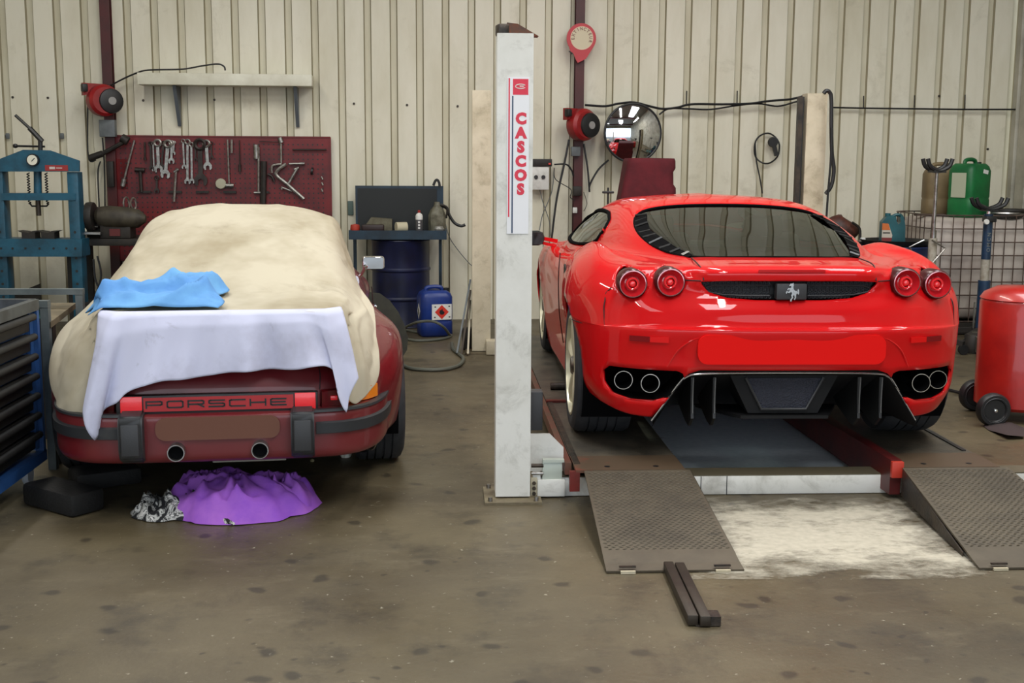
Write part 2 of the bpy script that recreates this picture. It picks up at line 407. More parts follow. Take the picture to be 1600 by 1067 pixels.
# red steel columns in front of the wall
M_col=mat('column_red',srgb(78,14,14),.45,col2=srgb(58,14,12),scale=4)
for i,(px0,px1,lab) in enumerate(((154.5,170,'dark red steel column behind the pegboard'),(900.5,914.5,'dark red steel column behind the round extinguisher sign'))):
    s0=ws(px0,5,.1);s1=ws(px1,5,.1);sm=(s0+s1)/2;wd=s1-s0
    o=MB()
    for dd in (.10,.012): o.prism([(-wd/2,0),(wd/2,0),(wd/2,CEIL-.01),(-wd/2,CEIL-.01)],wpt(sm,dd-.012,0),WD,UP,WN*.012)
    o.prism([(-.006,0),(.006,0),(.006,CEIL-.01),(-.006,CEIL-.01)],wpt(sm,.006,0),WD,UP,WN*.09)
    o=o.build('steel_column',M_col); tag(o,lab,'column')

# ---------------------------------------------------------------- red coupe on the lift
RZ=0.155      # height of the runway tops
FL=Vector((1.533,5.13,RZ)); FB=R(1.0)
def build_red_coupe():
    car=thing('sports_car','glossy bright red mid-engined coupe seen from behind, parked on the four-post lift','car',FL,-FB)
    rows=[
    [(0,.06,.20),(.2,.06,.20),(.4,.07,.20),(.55,.09,.205),(.70,.16,.212),(.80,.27,.24),(.86,.45,.26),(.88,.76,.2),(.86,1.15,.14),(.85,1.6,.12),(.86,2.2,.12),(.87,2.8,.12),(.86,3.36,.15),(.82,3.95,.16),(.55,4.35,.15),(0,4.48,.14)],
    [(0,.02,.30),(.2,.02,.30),(.4,.03,.30),(.57,.06,.30),(.73,.14,.30),(.84,.27,.32),(.895,.47,.33),(.925,.76,.33),(.875,1.15,.25),(.86,1.6,.24),(.87,2.2,.24),(.885,2.8,.25),(.9,3.36,.3),(.85,3.95,.28),(.58,4.38,.25),(0,4.51,.24)],
    [(0,.005,.48),(.2,.005,.48),(.4,.02,.48),(.57,.05,.48),(.735,.13,.48),(.85,.26,.48),(.905,.47,.47),(.94,.76,.46),(.89,1.15,.40),(.87,1.6,.38),(.885,2.2,.38),(.90,2.8,.40),(.925,3.36,.44),(.86,3.95,.40),(.6,4.38,.36),(0,4.50,.36)],
    [(0,-.02,.612),(.2,-.02,.612),(.4,-.005,.612),(.57,.035,.610),(.735,.12,.606),(.855,.26,.60),(.92,.47,.60),(.95,.76,.60),(.90,1.15,.52),(.89,1.6,.50),(.90,2.2,.50),(.91,2.8,.52),(.935,3.36,.55),(.86,3.95,.50),(.6,4.33,.45),(0,4.46,.46)],
    [(0,.010,.634),(.2,.010,.634),(.4,.022,.634),(.57,.055,.632),(.735,.134,.628),(.86,.27,.622),(.923,.475,.625),(.953,.76,.65),(.91,1.15,.60),(.90,1.6,.58),(.905,2.2,.58),(.91,2.8,.59),(.93,3.36,.60),(.85,3.95,.55),(.6,4.31,.49),(0,4.44,.5)],
    [(0,.03,.71),(.2,.03,.71),(.4,.045,.71),(.56,.08,.71),(.72,.155,.715),(.85,.29,.72),(.915,.48,.73),(.94,.76,.76),(.91,1.15,.73),(.90,1.6,.70),(.905,2.2,.68),(.91,2.8,.68),(.92,3.36,.68),(.84,3.95,.6),(.58,4.26,.54),(0,4.41,.55)],
    [(0,.07,.78),(.2,.07,.78),(.4,.085,.78),(.55,.125,.79),(.70,.19,.79),(.815,.31,.795),(.88,.49,.81),(.90,.76,.85),(.88,1.15,.85),(.87,1.6,.80),(.875,2.2,.76),(.885,2.8,.76),(.88,3.36,.76),(.78,3.95,.67),(.5,4.2,.60),(0,4.33,.61)],
    [(0,.045,.833),(.2,.047,.833),(.38,.065,.833),(.53,.17,.872),(.67,.27,.868),(.765,.38,.862),(.815,.56,.89),(.80,.80,.925),(.785,1.15,.93),(.81,1.6,.86),(.83,2.2,.80),(.84,2.8,.79),(.80,3.36,.79),(.68,3.95,.70),(.45,4.1,.64),(0,4.22,.65)],
    [(0,.075,.893),(.2,.075,.893),(.385,.095,.888),(.51,.27,.885),(.61,.40,.885),(.69,.52,.890),(.72,.68,.905),(.725,.86,.925),(.73,1.15,.925),(.755,1.6,.868),(.80,2.1,.815),(.80,2.75,.80),(.74,3.3,.80),(.6,3.8,.76),(.4,4.0,.70),(0,4.1,.70)],
    [(0,.34,.914),(.2,.34,.914),(.39,.34,.910),(.47,.48,.905),(.54,.62,.905),(.60,.76,.905),(.645,.92,.905),(.68,1.1,.90),(.71,1.35,.885),(.755,1.65,.855),(.80,2.0,.835),(.79,2.7,.815),(.72,3.15,.82),(.56,3.4,.84),(.3,3.55,.86),(0,3.6,.87)],
    [(0,.9,1.008),(.22,.9,1.008),(.42,.86,.995),(.51,.92,.985),(.565,1.02,.985),(.605,1.14,.985),(.635,1.3,.985),(.66,1.5,.985),(.685,1.7,.985),(.695,2.0,.985),(.69,2.3,.98),(.68,2.65,.96),(.63,2.95,.945),(.52,3.1,.95),(.28,3.2,.965),(0,3.25,.975)],
    [(0,1.55,1.122),(.22,1.55,1.120),(.42,1.48,1.099),(.505,1.5,1.089),(.54,1.57,1.089),(.56,1.66,1.092),(.57,1.76,1.094),(.575,1.86,1.097),(.575,1.98,1.099),(.57,2.12,1.099),(.56,2.28,1.094),(.54,2.45,1.084),(.5,2.6,1.079),(.4,2.7,1.084),(.2,2.75,1.099),(0,2.78,1.104)],
    [(0,1.75,1.154),(.12,1.75,1.153),(.28,1.74,1.147),(.35,1.77,1.142),(.38,1.82,1.142),(.40,1.87,1.142),(.405,1.92,1.142),(.41,1.98,1.143),(.41,2.05,1.143),(.405,2.14,1.143),(.40,2.24,1.142),(.38,2.34,1.137),(.35,2.42,1.137),(.28,2.5,1.140),(.14,2.53,1.144),(0,2.54,1.144)],
    [(0,2.0,1.168),(0,2.0,1.168),(0,2.0,1.168),(0,2.02,1.168),(0,2.03,1.168),(0,2.05,1.168),(0,2.07,1.168),(0,2.09,1.168),(0,2.11,1.168),(0,2.13,1.168),(0,2.15,1.168),(0,2.18,1.168),(0,2.2,1.168),(0,2.22,1.168),(0,2.23,1.168),(0,2.23,1.168)]]
    S=Skin(rows,10,7)
    # wheel openings
    for yc,r_ in ((.76,.355),(3.36,.345)): S.take(circ(yc,.335,r_,48),(1,2),lambda c:abs(c.x)>.5 and c.z<.75)
    ex=[(.46,.412),(.50,.432),(.79,.432),(.815,.405),(.81,.35),(.775,.305),(.70,.285),(.60,.288),(.54,.31),(.49,.36)]
    EXO=[]
    rear=lambda c:c.y<.65 and c.z<.88
    S.take(ex,(0,2),rear); S.take([(-x,z) for x,z in ex],(0,2),rear)
    dif=[(-.62,.17),(-.595,.212),(-.545,.29),(-.49,.375),(-.455,.418),(-.40,.438),(.40,.438),(.455,.418),(.49,.375),(.545,.29),(.595,.212),(.62,.17)]
    S.take(dif,(0,2),lambda c:c.y<.5)
    gr=[(-.40,.828),(-.395,.812),(-.36,.78),(-.28,.757),(-.15,.748),(.15,.748),(.28,.757),(.36,.78),(.395,.812),(.40,.828),(.3,.834),(-.3,.834)]
    S.take(gr,(0,2),lambda c:c.y<.3)
    lights=[(.695,.812),(.533,.824)]
    for lx,lz in lights:
        for s_ in (-1,1): S.take(circ(s_*lx,lz,.064,36),(0,2),lambda c:c.y<.8 and c.z<.882)
    glass=[(-.40,.36),(0,.352),(.40,.36),(.47,.56),(.525,.78),(.55,1.0),(.545,1.2),(.51,1.38),(.44,1.46),(.28,1.52),(0,1.54),(-.28,1.52),(-.44,1.46),(-.51,1.38),(-.545,1.2),(-.55,1.0),(-.525,.78),(-.47,.56)]
    fg=S.take(glass,(0,1),lambda c:c.z>.86)
    sw=[(1.50,.925),(1.60,.895),(2.0,.865),(2.7,.855),(3.02,.87),(2.85,.945),(2.6,1.02),(2.35,1.055),(2.0,1.07),(1.75,1.065),(1.58,1.03),(1.50,.98)]
    fs=S.take(sw,(1,2),lambda c:abs(c.x)>.45 and c.z>.84)
    ws_=[(-.66,3.12),(-.5,3.3),(0,3.45),(.5,3.3),(.66,3.12),(.55,2.75),(.42,2.68),(0,2.76),(-.42,2.68),(-.55,2.75)]
    fw=S.take(ws_,(0,1),lambda c:c.z>.85)
    body=S.build('body_shell',M_red,car,thick=.012)
    def glassmat(name,tint,op):
        m=bpy.data.materials.new(name); m.use_nodes=True; t=m.node_tree; t.nodes.clear()
        o=t.nodes.new('ShaderNodeOutputMaterial'); g=t.nodes.new('ShaderNodeBsdfGlossy'); g.inputs['Roughness'].default_value=.02; g.inputs['Color'].default_value=(.95,1,.97,1)
        tr=t.nodes.new('ShaderNodeBsdfTransparent'); tr.inputs[0].default_value=(*tint,1); fr=t.nodes.new('ShaderNodeFresnel'); fr.inputs[0].default_value=op
        x=t.nodes.new('ShaderNodeMixShader'); t.links.new(fr.outputs[0],x.inputs[0]); t.links.new(tr.outputs[0],x.inputs[1]); t.links.new(g.outputs[0],x.inputs[2]); t.links.new(x.outputs[0],o.inputs[0]); return m
    MG=glassmat('tinted_glass',(.40,.50,.44),1.36); MATS['tinted']=MG
    part(S.build('rear_window',MG,car,fg,off=-.004),'dark tinted rear window')
    for sgn in (-1,1): S.build('side_window',MG,car,[f for f in fs if S.v[f[0]].x*sgn>0],off=-.004)
    S.build('windshield',glassmat('clear_glass',(.8,.88,.82),1.4),car,fw,off=-.004)
    def surf_y(x,z,ymax=1.0):
        """depth of the tail surface at x,z"""
        best=None
        for i,v in enumerate(S.v):
            if v.y<ymax:
                d=(v.x-x)**2+(v.z-z)**2
                if best is None or d<best[0]: best=(d,v.y)
        return best[1]
    def edge(poly,ymax,r,off=.0,closed=True,sub=4):
        P=[]
        n=len(poly)
        for i in range(n if closed else n-1):
            a=poly[i];b=poly[(i+1)%n]
            for k in range(sub):
                x=a[0]+(b[0]-a[0])*k/sub; z=a[1]+(b[1]-a[1])*k/sub; P.append((x,z))
        if not closed: P.append(poly[-1])
        pts=[Vector((x,surf_y(x,z,ymax)+off,z)) for x,z in P]
        return [(pts[i-1]+pts[i]*2+pts[(i+1)%len(pts)])/4 if (closed or 0<i<len(pts)-1) else pts[i] for i in range(len(pts))]
    # exhaust recesses with two tips each
    for sg in (-1,1):
        P=[(sg*x,z) for x,z in ex]; pts=edge(P,.6,.0)
        n=len(pts); c=sum(pts,Vector())/n
        vs=[p+Vector((0,.0,0)) for p in pts]+[c+(p-c)*.93+Vector((0,.18,0)) for p in pts]+[c+Vector((0,.2,0))]
        fs_=[(i,(i+1)%n,n+(i+1)%n,n+i) for i in range(n)]+[(n+i,n+(i+1)%n,2*n) for i in range(n)]
        part(obj('exhaust_recess',vs,fs_,M_void,car),'black exhaust recess')
        for ex_x in (.605,.715):
            t=MB().lathe([(.0395,0),(.043,0),(.044,.02),(.044,.16),(.0385,.16),(.039,.01)],(sg*ex_x+.012*sg,.055+(ex_x-.6)*.75,.371),'Y',28,closed=True).build('exhaust_tip',M_chrome,car)
            MB().lathe([(.0,.13),(.036,.13),(.0384,.008)],(sg*ex_x+.012*sg,.055+(ex_x-.6)*.75,.371),'Y',20).build('pipe_bore',M_void,t)
    # round tail lamps
    M_lens=mat('lamp_red',(.50,.012,.018),.08,coat=1.0,col2=(.62,.02,.03),scale=8)
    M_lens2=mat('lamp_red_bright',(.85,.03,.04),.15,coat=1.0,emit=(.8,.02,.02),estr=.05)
    M_lring=mat('lamp_ring',(.55,.25,.27),.12,.85)
    M_seal=mat('lamp_seal',(.05,.003,.004),.3)
    for sg in (-1,1):
        for k,(lx,lz) in enumerate(lights):
            yy=surf_y(sg*lx,lz+.055,.5)-.01 if False else (.135 if k==0 else .085)
            l=obj('tail_light',*[[],[]],None,car) if False else None
            hs=MB().lathe([(0.0657,.10),(0.0666,.0),(0.0611,-.008),(0.0574,.0),(0.0555,.06),(.0,.075)],(sg*lx,yy,lz),'Y',36).build('tail_light',M_seal,car)
            MB().lathe([(0.0592,.004),(0.0587,-.006),(.058,-.012),(.052,.002),(.045,.014),(.034,.022),(.028,.02)],(sg*lx,yy,lz),'Y',36).build('reflector_bowl',M_lens,hs)
            MB().lathe([(.030,.018),(.029,.0),(.024,-.006),(.020,-.004),(.019,.012)],(sg*lx,yy,lz),'Y',28).build('inner_ring',M_lens2,hs)
            MB().lathe([(.0,-.006),(.010,-.004),(.016,.006),(.017,.014)],(sg*lx,yy,lz),'Y',20).build('bulb_lens',M_lens2,hs)
            MB().lathe([(0.0611,-.005),(0.0606,-.0125),(0.0569,-.013),(0.0574,-.006)],(sg*lx,yy,lz),'Y',36,closed=True).build('lens_rim',M_lring,hs)
    # grille with perforated mesh look and badge
    M_mesh=mat('grille_mesh',(.07,.072,.08),.3)
    yg=.10
    vs=[(x,yg+.05*abs(x),z) for x,z in gr]; 
    g=obj('grille',[(0,yg,.79)]+vs,[(0,i+1,(i+1)%len(vs)+1) for i in range(len(vs))],M_black,car)
    mb=MB(); 
    zz=.757; row=0
    while zz<.82:
        hw=.385 if zz>.79 else .385-(.79-zz)*3.2
        x=-hw+(row%2)*.009
        while x<hw:
            if abs(x+.0)>.078: mb.lathe([(.0030,0),(.0070,-.003),(.0088,0.0)],(x,yg-.006+.05*abs(x),zz),'Y',6)
            x+=.018
        zz+=.0125; row+=1
    o=mb.build('mesh',M_mesh,g); o['kind']='stuff'
    for sg in (-1,1):
        P=[(sg*.085,.765),(sg*.085,.812),(sg*.33,.812),(sg*.365,.803),(sg*.375,.793),(sg*.36,.781),(sg*.30,.769),(sg*.2,.764)]
        fr_=[Vector((x,yg-.018+.04*abs(x),z)) for x,z in P]; fr2=[]
        MB().tube(fr_,.004,6,closed=True).build('mesh_frame',M_satin,g)
    bp=MB().box((.0,.055,.788),(.135,.05,.070),bev=.004).build('badge_panel',M_satin,car)
    horse=[(-.2,-1.0),(-.05,-1.0),(.02,-.72),(.16,-.62),(.1,-.42),(.26,-.3),(.34,-.55),(.24,-.78),(.36,-.86),(.5,-.62),(.52,-.28),(.62,-.1),(.78,-.3),(.9,-.1),(.86,.18),(.74,.34),(.66,.2),(.72,-.02),(.56,.12),(.36,.12),(.16,.3),(.12,.52),(.16,.74),(.1,.98),(0,.9),(-.24,.9),(-.42,.72),(-.36,.62),(-.16,.66),(-.14,.5),(-.3,.4),(-.5,.44),(-.66,.24),(-.56,.14),(-.46,.28),(-.3,.22),(-.5,.02),(-.74,.12),(-.84,-.1),(-.72,-.2),(-.62,-.04),(-.4,-.14),(-.14,.02),(-.02,-.14),(-.14,-.36),(-.06,-.5),(-.1,-.66),(-.24,-.8)]
    MB().prism([(x*.035,z*.042) for x,z in horse],(.0,.029,.788),(1,0,0),(0,0,1),(0,-.006,0)).build('horse_emblem',M_chrome,bp)
    # third brake light strip, spoiler seams, fascia seams
    M_seam=mat('panel_gap',(.02,.001,.002),.6)
    yb_=surf_y(0,.876,.3); MB().prism(rrect(.30,.012,.005,4),(0,yb_-.001,.876),(1,0,0),(0,.35,.94),(0,-.007,.003)).build('brake_light',mat('brake_lens',(.38,.004,.006),.2,coat=.8),car)
    def seam(name,pts,r,m=M_seam,n=6): 
        return MB().tube(pts,r,n).build(name,m,car)
    for sg in (-1,1):
        seam('panel_seam',bz([(sg*.388,.065,.835),(sg*.392,.095,.88),(sg*.40,.17,.903),(sg*.395,.335,.914)],6),.003)
        seam('panel_seam',edge([(sg*.40,.832),(sg*.47,.832)],.5,0,-.0015,False,8),.0028)
        seam('panel_seam',edge([(sg*.77,.79),(sg*.80,.76),(sg*.813,.70),(sg*.81,.60)],.6,0,-.001,False,8),.0028)
        seam('panel_seam',[Vector((sg*(S_x+.0012),y,.602)) for y,S_x in ((.36,.891),(.44,.918),(.5,.932))],.0025)
    # plate recess: crease lines and blank plate
    cre=edge([(-.60,.425),(-.54,.50),(-.50,.512),(.50,.512),(.54,.50),(.60,.425)],.4,0,.0,False,5)
    MB().prism(rrect(.84,.132,.045,5),(-.0,.006,.535),(1,0,0),(0,0,1),(0,-.022,0)).build('plate',mat('plate_red',(.78,.009,.008),.8,spec=.1),car)
    for sg in (-1,1):
        seam('recess_edge',bz([Vector((sg*.36,.0,.588)),Vector((sg*.43,.006,.58)),Vector((sg*.50,.022,.53)),Vector((sg*.545,.045,.45))],5),.004,M_red)
        for i,(x0,x1,m) in enumerate(((.545,.625,M_lens2),(.625,.71,M_lens))):
            xm=(x0+x1)/2; ya=surf_y(sg*x0,.575,.4);yb=surf_y(sg*x1,.575,.4)
            ya-=.004; yb-=.004
            MB().prism([(0,-.012),(1,-.012),(1,.012),(0,.012)],(sg*x0,ya,.572),(sg*(x1-x0),yb-ya,0),(0,0,1),(0,-.006,0)).build('side_reflector',(mat('reflector_bright',(.70,.006,.006),.4,spec=.2),mat('reflector_dark',(.20,.004,.006),.4,spec=.2))[i],car)
    # diffuser
    M_dif=mat('diffuser_grey',(.010,.010,.011),.65,spec=.2)
    dp=[(x*.985,z) for x,z in dif]
    n=len(dp); sec=[]
    vs=[];
    for x,z in dp: vs.append((x,.05,z))
    for x,z in dp: vs.append((x*.97,.10,min(z,.40)))
    for x,z in dp: vs.append((x*.90,.55,.17+.0*(z)))
    fs_=[(i,i+1,n+i+1,n+i) for i in range(n-1)]+[(n+i,n+i+1,2*n+i+1,2*n+i) for i in range(n-1)]
    d=obj('diffuser',vs,fs_,M_dif,car); smooth_by_angle(d,25)
    cf=MB().prism([(-.25,.405),(.25,.405),(.16,.225),(-.16,.225)],(0,.10,0),(1,0,0),(0,.0,1),(0,.25,0)).build('centre_duct',M_dif,d)
    MB().prism([(-.175,.388),(.175,.388),(.10,.25),(-.10,.25)],(-.0,.094,0),(1,0,0),(0,0,1),(0,.02,0)).build('duct_mesh',mat('mesh_blue',(.018,.020,.034),.7,bump=.5,bscale=150,voro=True),d)
    MB().tube([Vector(p) for p in ((-.178,.088,.392),(-.102,.088,.247),(.102,.088,.247),(.178,.088,.392))],.006,6).build('duct_frame',M_satin,d)
    MB().prism([(-.2,0),(.2,0),(.34,.35),(-.34,.35)],(0,.07,.205),(1,0,0),(0,1,-.05),(0,0,.015)).build('lower_lip',M_dif,d)
    tr=[(-.605,.195),(-.545,.285),(-.49,.370),(-.455,.405),(-.40,.418),(-.2,.423),(.2,.423),(.40,.418),(.455,.405),(.49,.370),(.545,.285),(.605,.195)]
    MB().tube(bz([(x,.035+.10*max(0,abs(x)-.42)*2.2,z) for x,z in tr],5),.0045,6).build('bright_trim',M_steel if False else mat('trim_silver',(.5,.5,.52),.25,.8),d)
    for x in (-.43,-.33,.33,.43):
        sg=1 if x>0 else -1
        F=[(0.0,.40),(.02,.395),(.015,.30),(-.0,.21),(.06,.165),(.13,.17),(.30,.21),(.42,.26),(.42,.30)]
        v=[Vector((x-sg*.0,.055+a,z)) for a,z in F]+[Vector((x+.012,.055+a,z)) for a,z in F]; m_=len(F)
        fn=obj('fin',v,[tuple(range(m_)),tuple(range(m_,2*m_))[::-1]]+[(i,(i+1)%m_,(i+1)%m_+m_,i+m_) for i in range(m_)],M_black,d)
        MB().tube(bz([(x+.006,.052,.398),(x+.006,.056,.30),(x+.006,.052,.235)],5),.003,6).build('fin_edge',mat('fin_grey',(.10,.10,.10),.4),fn)
    # louvres beside the rear glass
    def z_glass(x,y):
        best=None
        for v in S.v:
            if .3<v.y<1.6 and v.z>.85:
                dd=(v.x-x)**2+(v.y-y)**2
                if best is None or dd<best[0]: best=(dd,v.z)
        return best[1]
    inner=[(.375,.40),(.42,.56),(.465,.78),(.485,1.0),(.478,1.2),(.45,1.36)]
    outer=[(.405,.365),(.475,.56),(.53,.78),(.552,1.0),(.547,1.2),(.51,1.39)]
    for sg in (-1,1):
        vs=[];
        for (a,b_) in zip(inner,outer):
            vs+= [(sg*a[0],a[1],z_glass(sg*a[0],a[1])+.004),(sg*b_[0],b_[1],z_glass(sg*b_[0],b_[1])+.004)]
        lf=obj('louvre_panel',vs,[(2*i,2*i+1,2*i+3,2*i+2) for i in range(len(inner)-1)],M_void,car)
        for k in range(9):
            t=(k+.5)/9*(len(inner)-1); i=int(t); f_=t-i
            a=Vector(inner[i]).lerp(Vector(inner[i+1]),f_); b_=Vector(outer[i]).lerp(Vector(outer[i+1]),f_)
            pa_=Vector((sg*a.x,a.y,z_glass(sg*a.x,a.y)+.006)); pb=Vector((sg*b_.x,b_.y,z_glass(sg*b_.x,b_.y)+.006))
            MB().bar(pa_,pb,.014,.002,(0,-.5,1)).build('slat',mat('slat_black',(.012,.012,.012),.3),lf)
    pts=[]
    for x,y in glass: pts.append(Vector((x,y,z_glass(x,y)+.001)))
    pp=[]
    for i in range(len(pts)):
        for k in range(3): pp.append(pts[i].lerp(pts[(i+1)%len(pts)],k/3))
    pp=[(pp[i-1]+pp[i]+pp[(i+1)%len(pp)])/3 for i in range(len(pp))]
    MB().tube(pp,.007,6,closed=True).build('window_seal',M_void,car)
    for sg in (-1,1):
        P=[]
        for i in range(len(sw)):
            a=Vector(sw[i]);b=Vector(sw[(i+1)%len(sw)])
            for k in range(4):
                q=a.lerp(b,k/4); best=min((((v.y-q.x)**2+(v.z-q.y)**2,v.x) for v in S.v if v.x*sg>.4 and v.z>.8),key=lambda t:t[0]); P.append(Vector((best[1]+sg*.001,q.x,q.y)))
        P=[(P[i-1]+P[i]*2+P[(i+1)%len(P)])/4 for i in range(len(P))]
        MB().tube(P,.011,6,closed=True).build('window_frame',M_void,car)
    # inside: dark floor, rear shelf, two seats, arches
    und=MB().box((0,2.5,.175),(1.4,3.0,.03)).box((0,.62,.52),(1.3,.04,.6)).box((0,1.52,.55),(1.36,.06,.66)).build('undertray',M_void,car)
    part(MB().box((0,1.0,.86),(.8,.75,.02)).box((0,.62,.875),(.62,.30,.02),bev=.01).build('engine_cover',M_void,car),'dark engine cover')
    M_seat=mat('seat_grey',(.10,.115,.105),.6)
    for sg in (-1,1):
        s_=MB().box((sg*.33,1.98,.62),(.46,.12,.66),bev=.05,rx=R(12)).box((sg*.33,2.3,.36),(.48,.5,.14),bev=.05).build('seat',M_seat,car)
        MB().box((sg*.33,1.90,.98),(.24,.08,.13),bev=.035,rx=R(8)).build('headrest',M_seat,s_)
    MB().box((0,3.05,.72),(1.3,.35,.2),bev=.05).build('dashboard',M_black,car)
    for yc in (.76,3.36):
        for sg in (-1,1):
            MB().lathe([(.365,.88 if yc<1 else .86),(.365,.5),(.0,.5)],(0,yc,.335),'X',28) if False else None
            ar=MB().lathe([(.358,0),(.358,-.36),(.0,-.36)],(0,0,0),'X',30)
            for v in ar.v: v.x=sg*(.885+v.x); v.y+=yc; v.z+=.335; v.z=max(v.z,.13)
            ar.build('wheel_arch_liner',M_void,car)
    # wheels
    def wheel(sg,yc,w_,x_out):
        wt=MB(); r0=.335; prof=[(.245,-.005),(.262,.004),(.300,.006),(.322,-.006),(.333,-.030)]
        g_=[.07,.115,.16,.205]
        h=-.030
        for q in g_:
            prof+=[(.335,-q+.004),(.327,-q+.003),(.327,-q-.003),(.335,-q-.004)]
        prof+=[(.333,-w_+.03),(.322,-w_+.006),(.30,-w_),(.245,-w_)]
        prof=[p for p in prof if -w_<=p[1]]
        wt.lathe([(r,sg*hh) for r,hh in prof],(sg*x_out,yc,.335),'X',48)
        ty=wt.build('tyre',M_rubber,car)
        rm=MB().lathe([(.250,0),(.252,sg*.004),(.240,sg*.006),(.232,-sg*.02),(.225,-sg*.18),(.18,-sg*.2),(0,-sg*.2)],(sg*x_out,yc,.335),'X',48).build('rim',M_rim,car)
        for k in range(5):
            a=2*PI*k/5+.3; dv=Vector((0,math.cos(a),math.sin(a))); pv=Vector((0,-math.sin(a),math.cos(a))); o_=Vector((sg*(x_out-.012),yc,.335))
            sp=MB(); 
            ring=[]
            for rr,wd,dx in ((.045,.034,0),(.12,.026,.008),(.19,.03,.012),(.238,.046,.006)):
                for q,zz in ((-wd,-.0),(-wd*.4,.014),(wd*.4,.014),(wd,0),(wd,-.03),(-wd,-.03)): ring.append(o_+dv*rr+pv*q+Vector((sg*(zz-.012+dx),0,0)))
            sp.add(ring,[(i*6+j,i*6+(j+1)%6,(i+1)*6+(j+1)%6,(i+1)*6+j) for i in range(3) for j in range(6)]+[(0,1,2,3,4,5),(23,22,21,20,19,18)])
            sp.build('spoke',M_rim,rm)
        MB().lathe([(.052,-sg*.05),(.052,sg*.0),(.040,sg*.014),(.0,sg*.018)],(sg*(x_out-.012),yc,.335),'X',20).build('hub_cap',M_steel,rm)
        MB().lathe([(.0,-sg*.15),(.18,-sg*.15),(.18,-sg*.13),(0,-sg*.13)],(sg*x_out,yc,.335),'X',24).build('brake_disc',M_steel,rm)
    for sg in (-1,1):
        wheel(sg,.76,.285,.912); wheel(sg,3.36,.23,.89)
        # mirror on the door
        mr=MB().box((sg*.985,2.93,.842),(.15,.10,.10),bev=.04).build('door_mirror',M_black,car)
        MB().prism([(p[0],p[1]) for p in rrect(.13,.082,.03)],(sg*.985,2.875,.842),(1,0,0),(0,0,1),(0,.01,0)).build('mirror_glass',mat('mirror_dark',(.02,.02,.02),.05,.3),mr)
        MB().bar((sg*.92,2.95,.838),(sg*.82,2.97,.82),.03,.025).build('mirror_arm',M_red,mr)
        MB().bar((sg*.92,2.94,.808),(sg*.82,2.96,.785),.03,.02).build('mirror_arm',M_red,mr)
        seam('door_gap',bz([(sg*.905,1.62,.84),(sg*.915,1.60,.7),(sg*.905,1.64,.5),(sg*.87,1.75,.3)],5),.003)
        MB().prism([(0,0),(.36,.03),(.34,.17),(.05,.14)],(sg*.897,1.12,.62),(0,1,0),(0,0,1),(-sg*.01,0,0)).build('side_intake',M_black,car)
    return car
build_red_coupe()

# ---------------------------------------------------------------- four-post lift
M_white=mat('chipped_white',srgb(226,225,220),.45,col2=srgb(204,202,194),scale=3,lo=.4,hi=.8,bump=.05,bscale=25,stain=(srgb(136,132,122),6,.52,.72,.55))
M_dirtywhite=mat('dirty_white',srgb(204,194,170),.55,col2=srgb(172,160,132),scale=3,lo=.4,hi=.75,stain=(srgb(120,106,82),6,.52,.72,.6))
M_run=mat('runway_steel',srgb(62,58,52),.45,col2=srgb(92,84,72),scale=7,bump=.15,bscale=90)
M_runred=mat('runway_red',srgb(120,34,26),.5,col2=srgb(78,34,26),scale=9)
M_tread=None
def tread_material():
    m=mat('tread_plate',srgb(92,83,68),.6,.1,col2=srgb(74,66,54),scale=5,stain=(srgb(52,46,38),7,.60,.70,.7)); t=m.node_tree; b=t.nodes['Principled BSDF']
    return m
M_tread=tread_material()
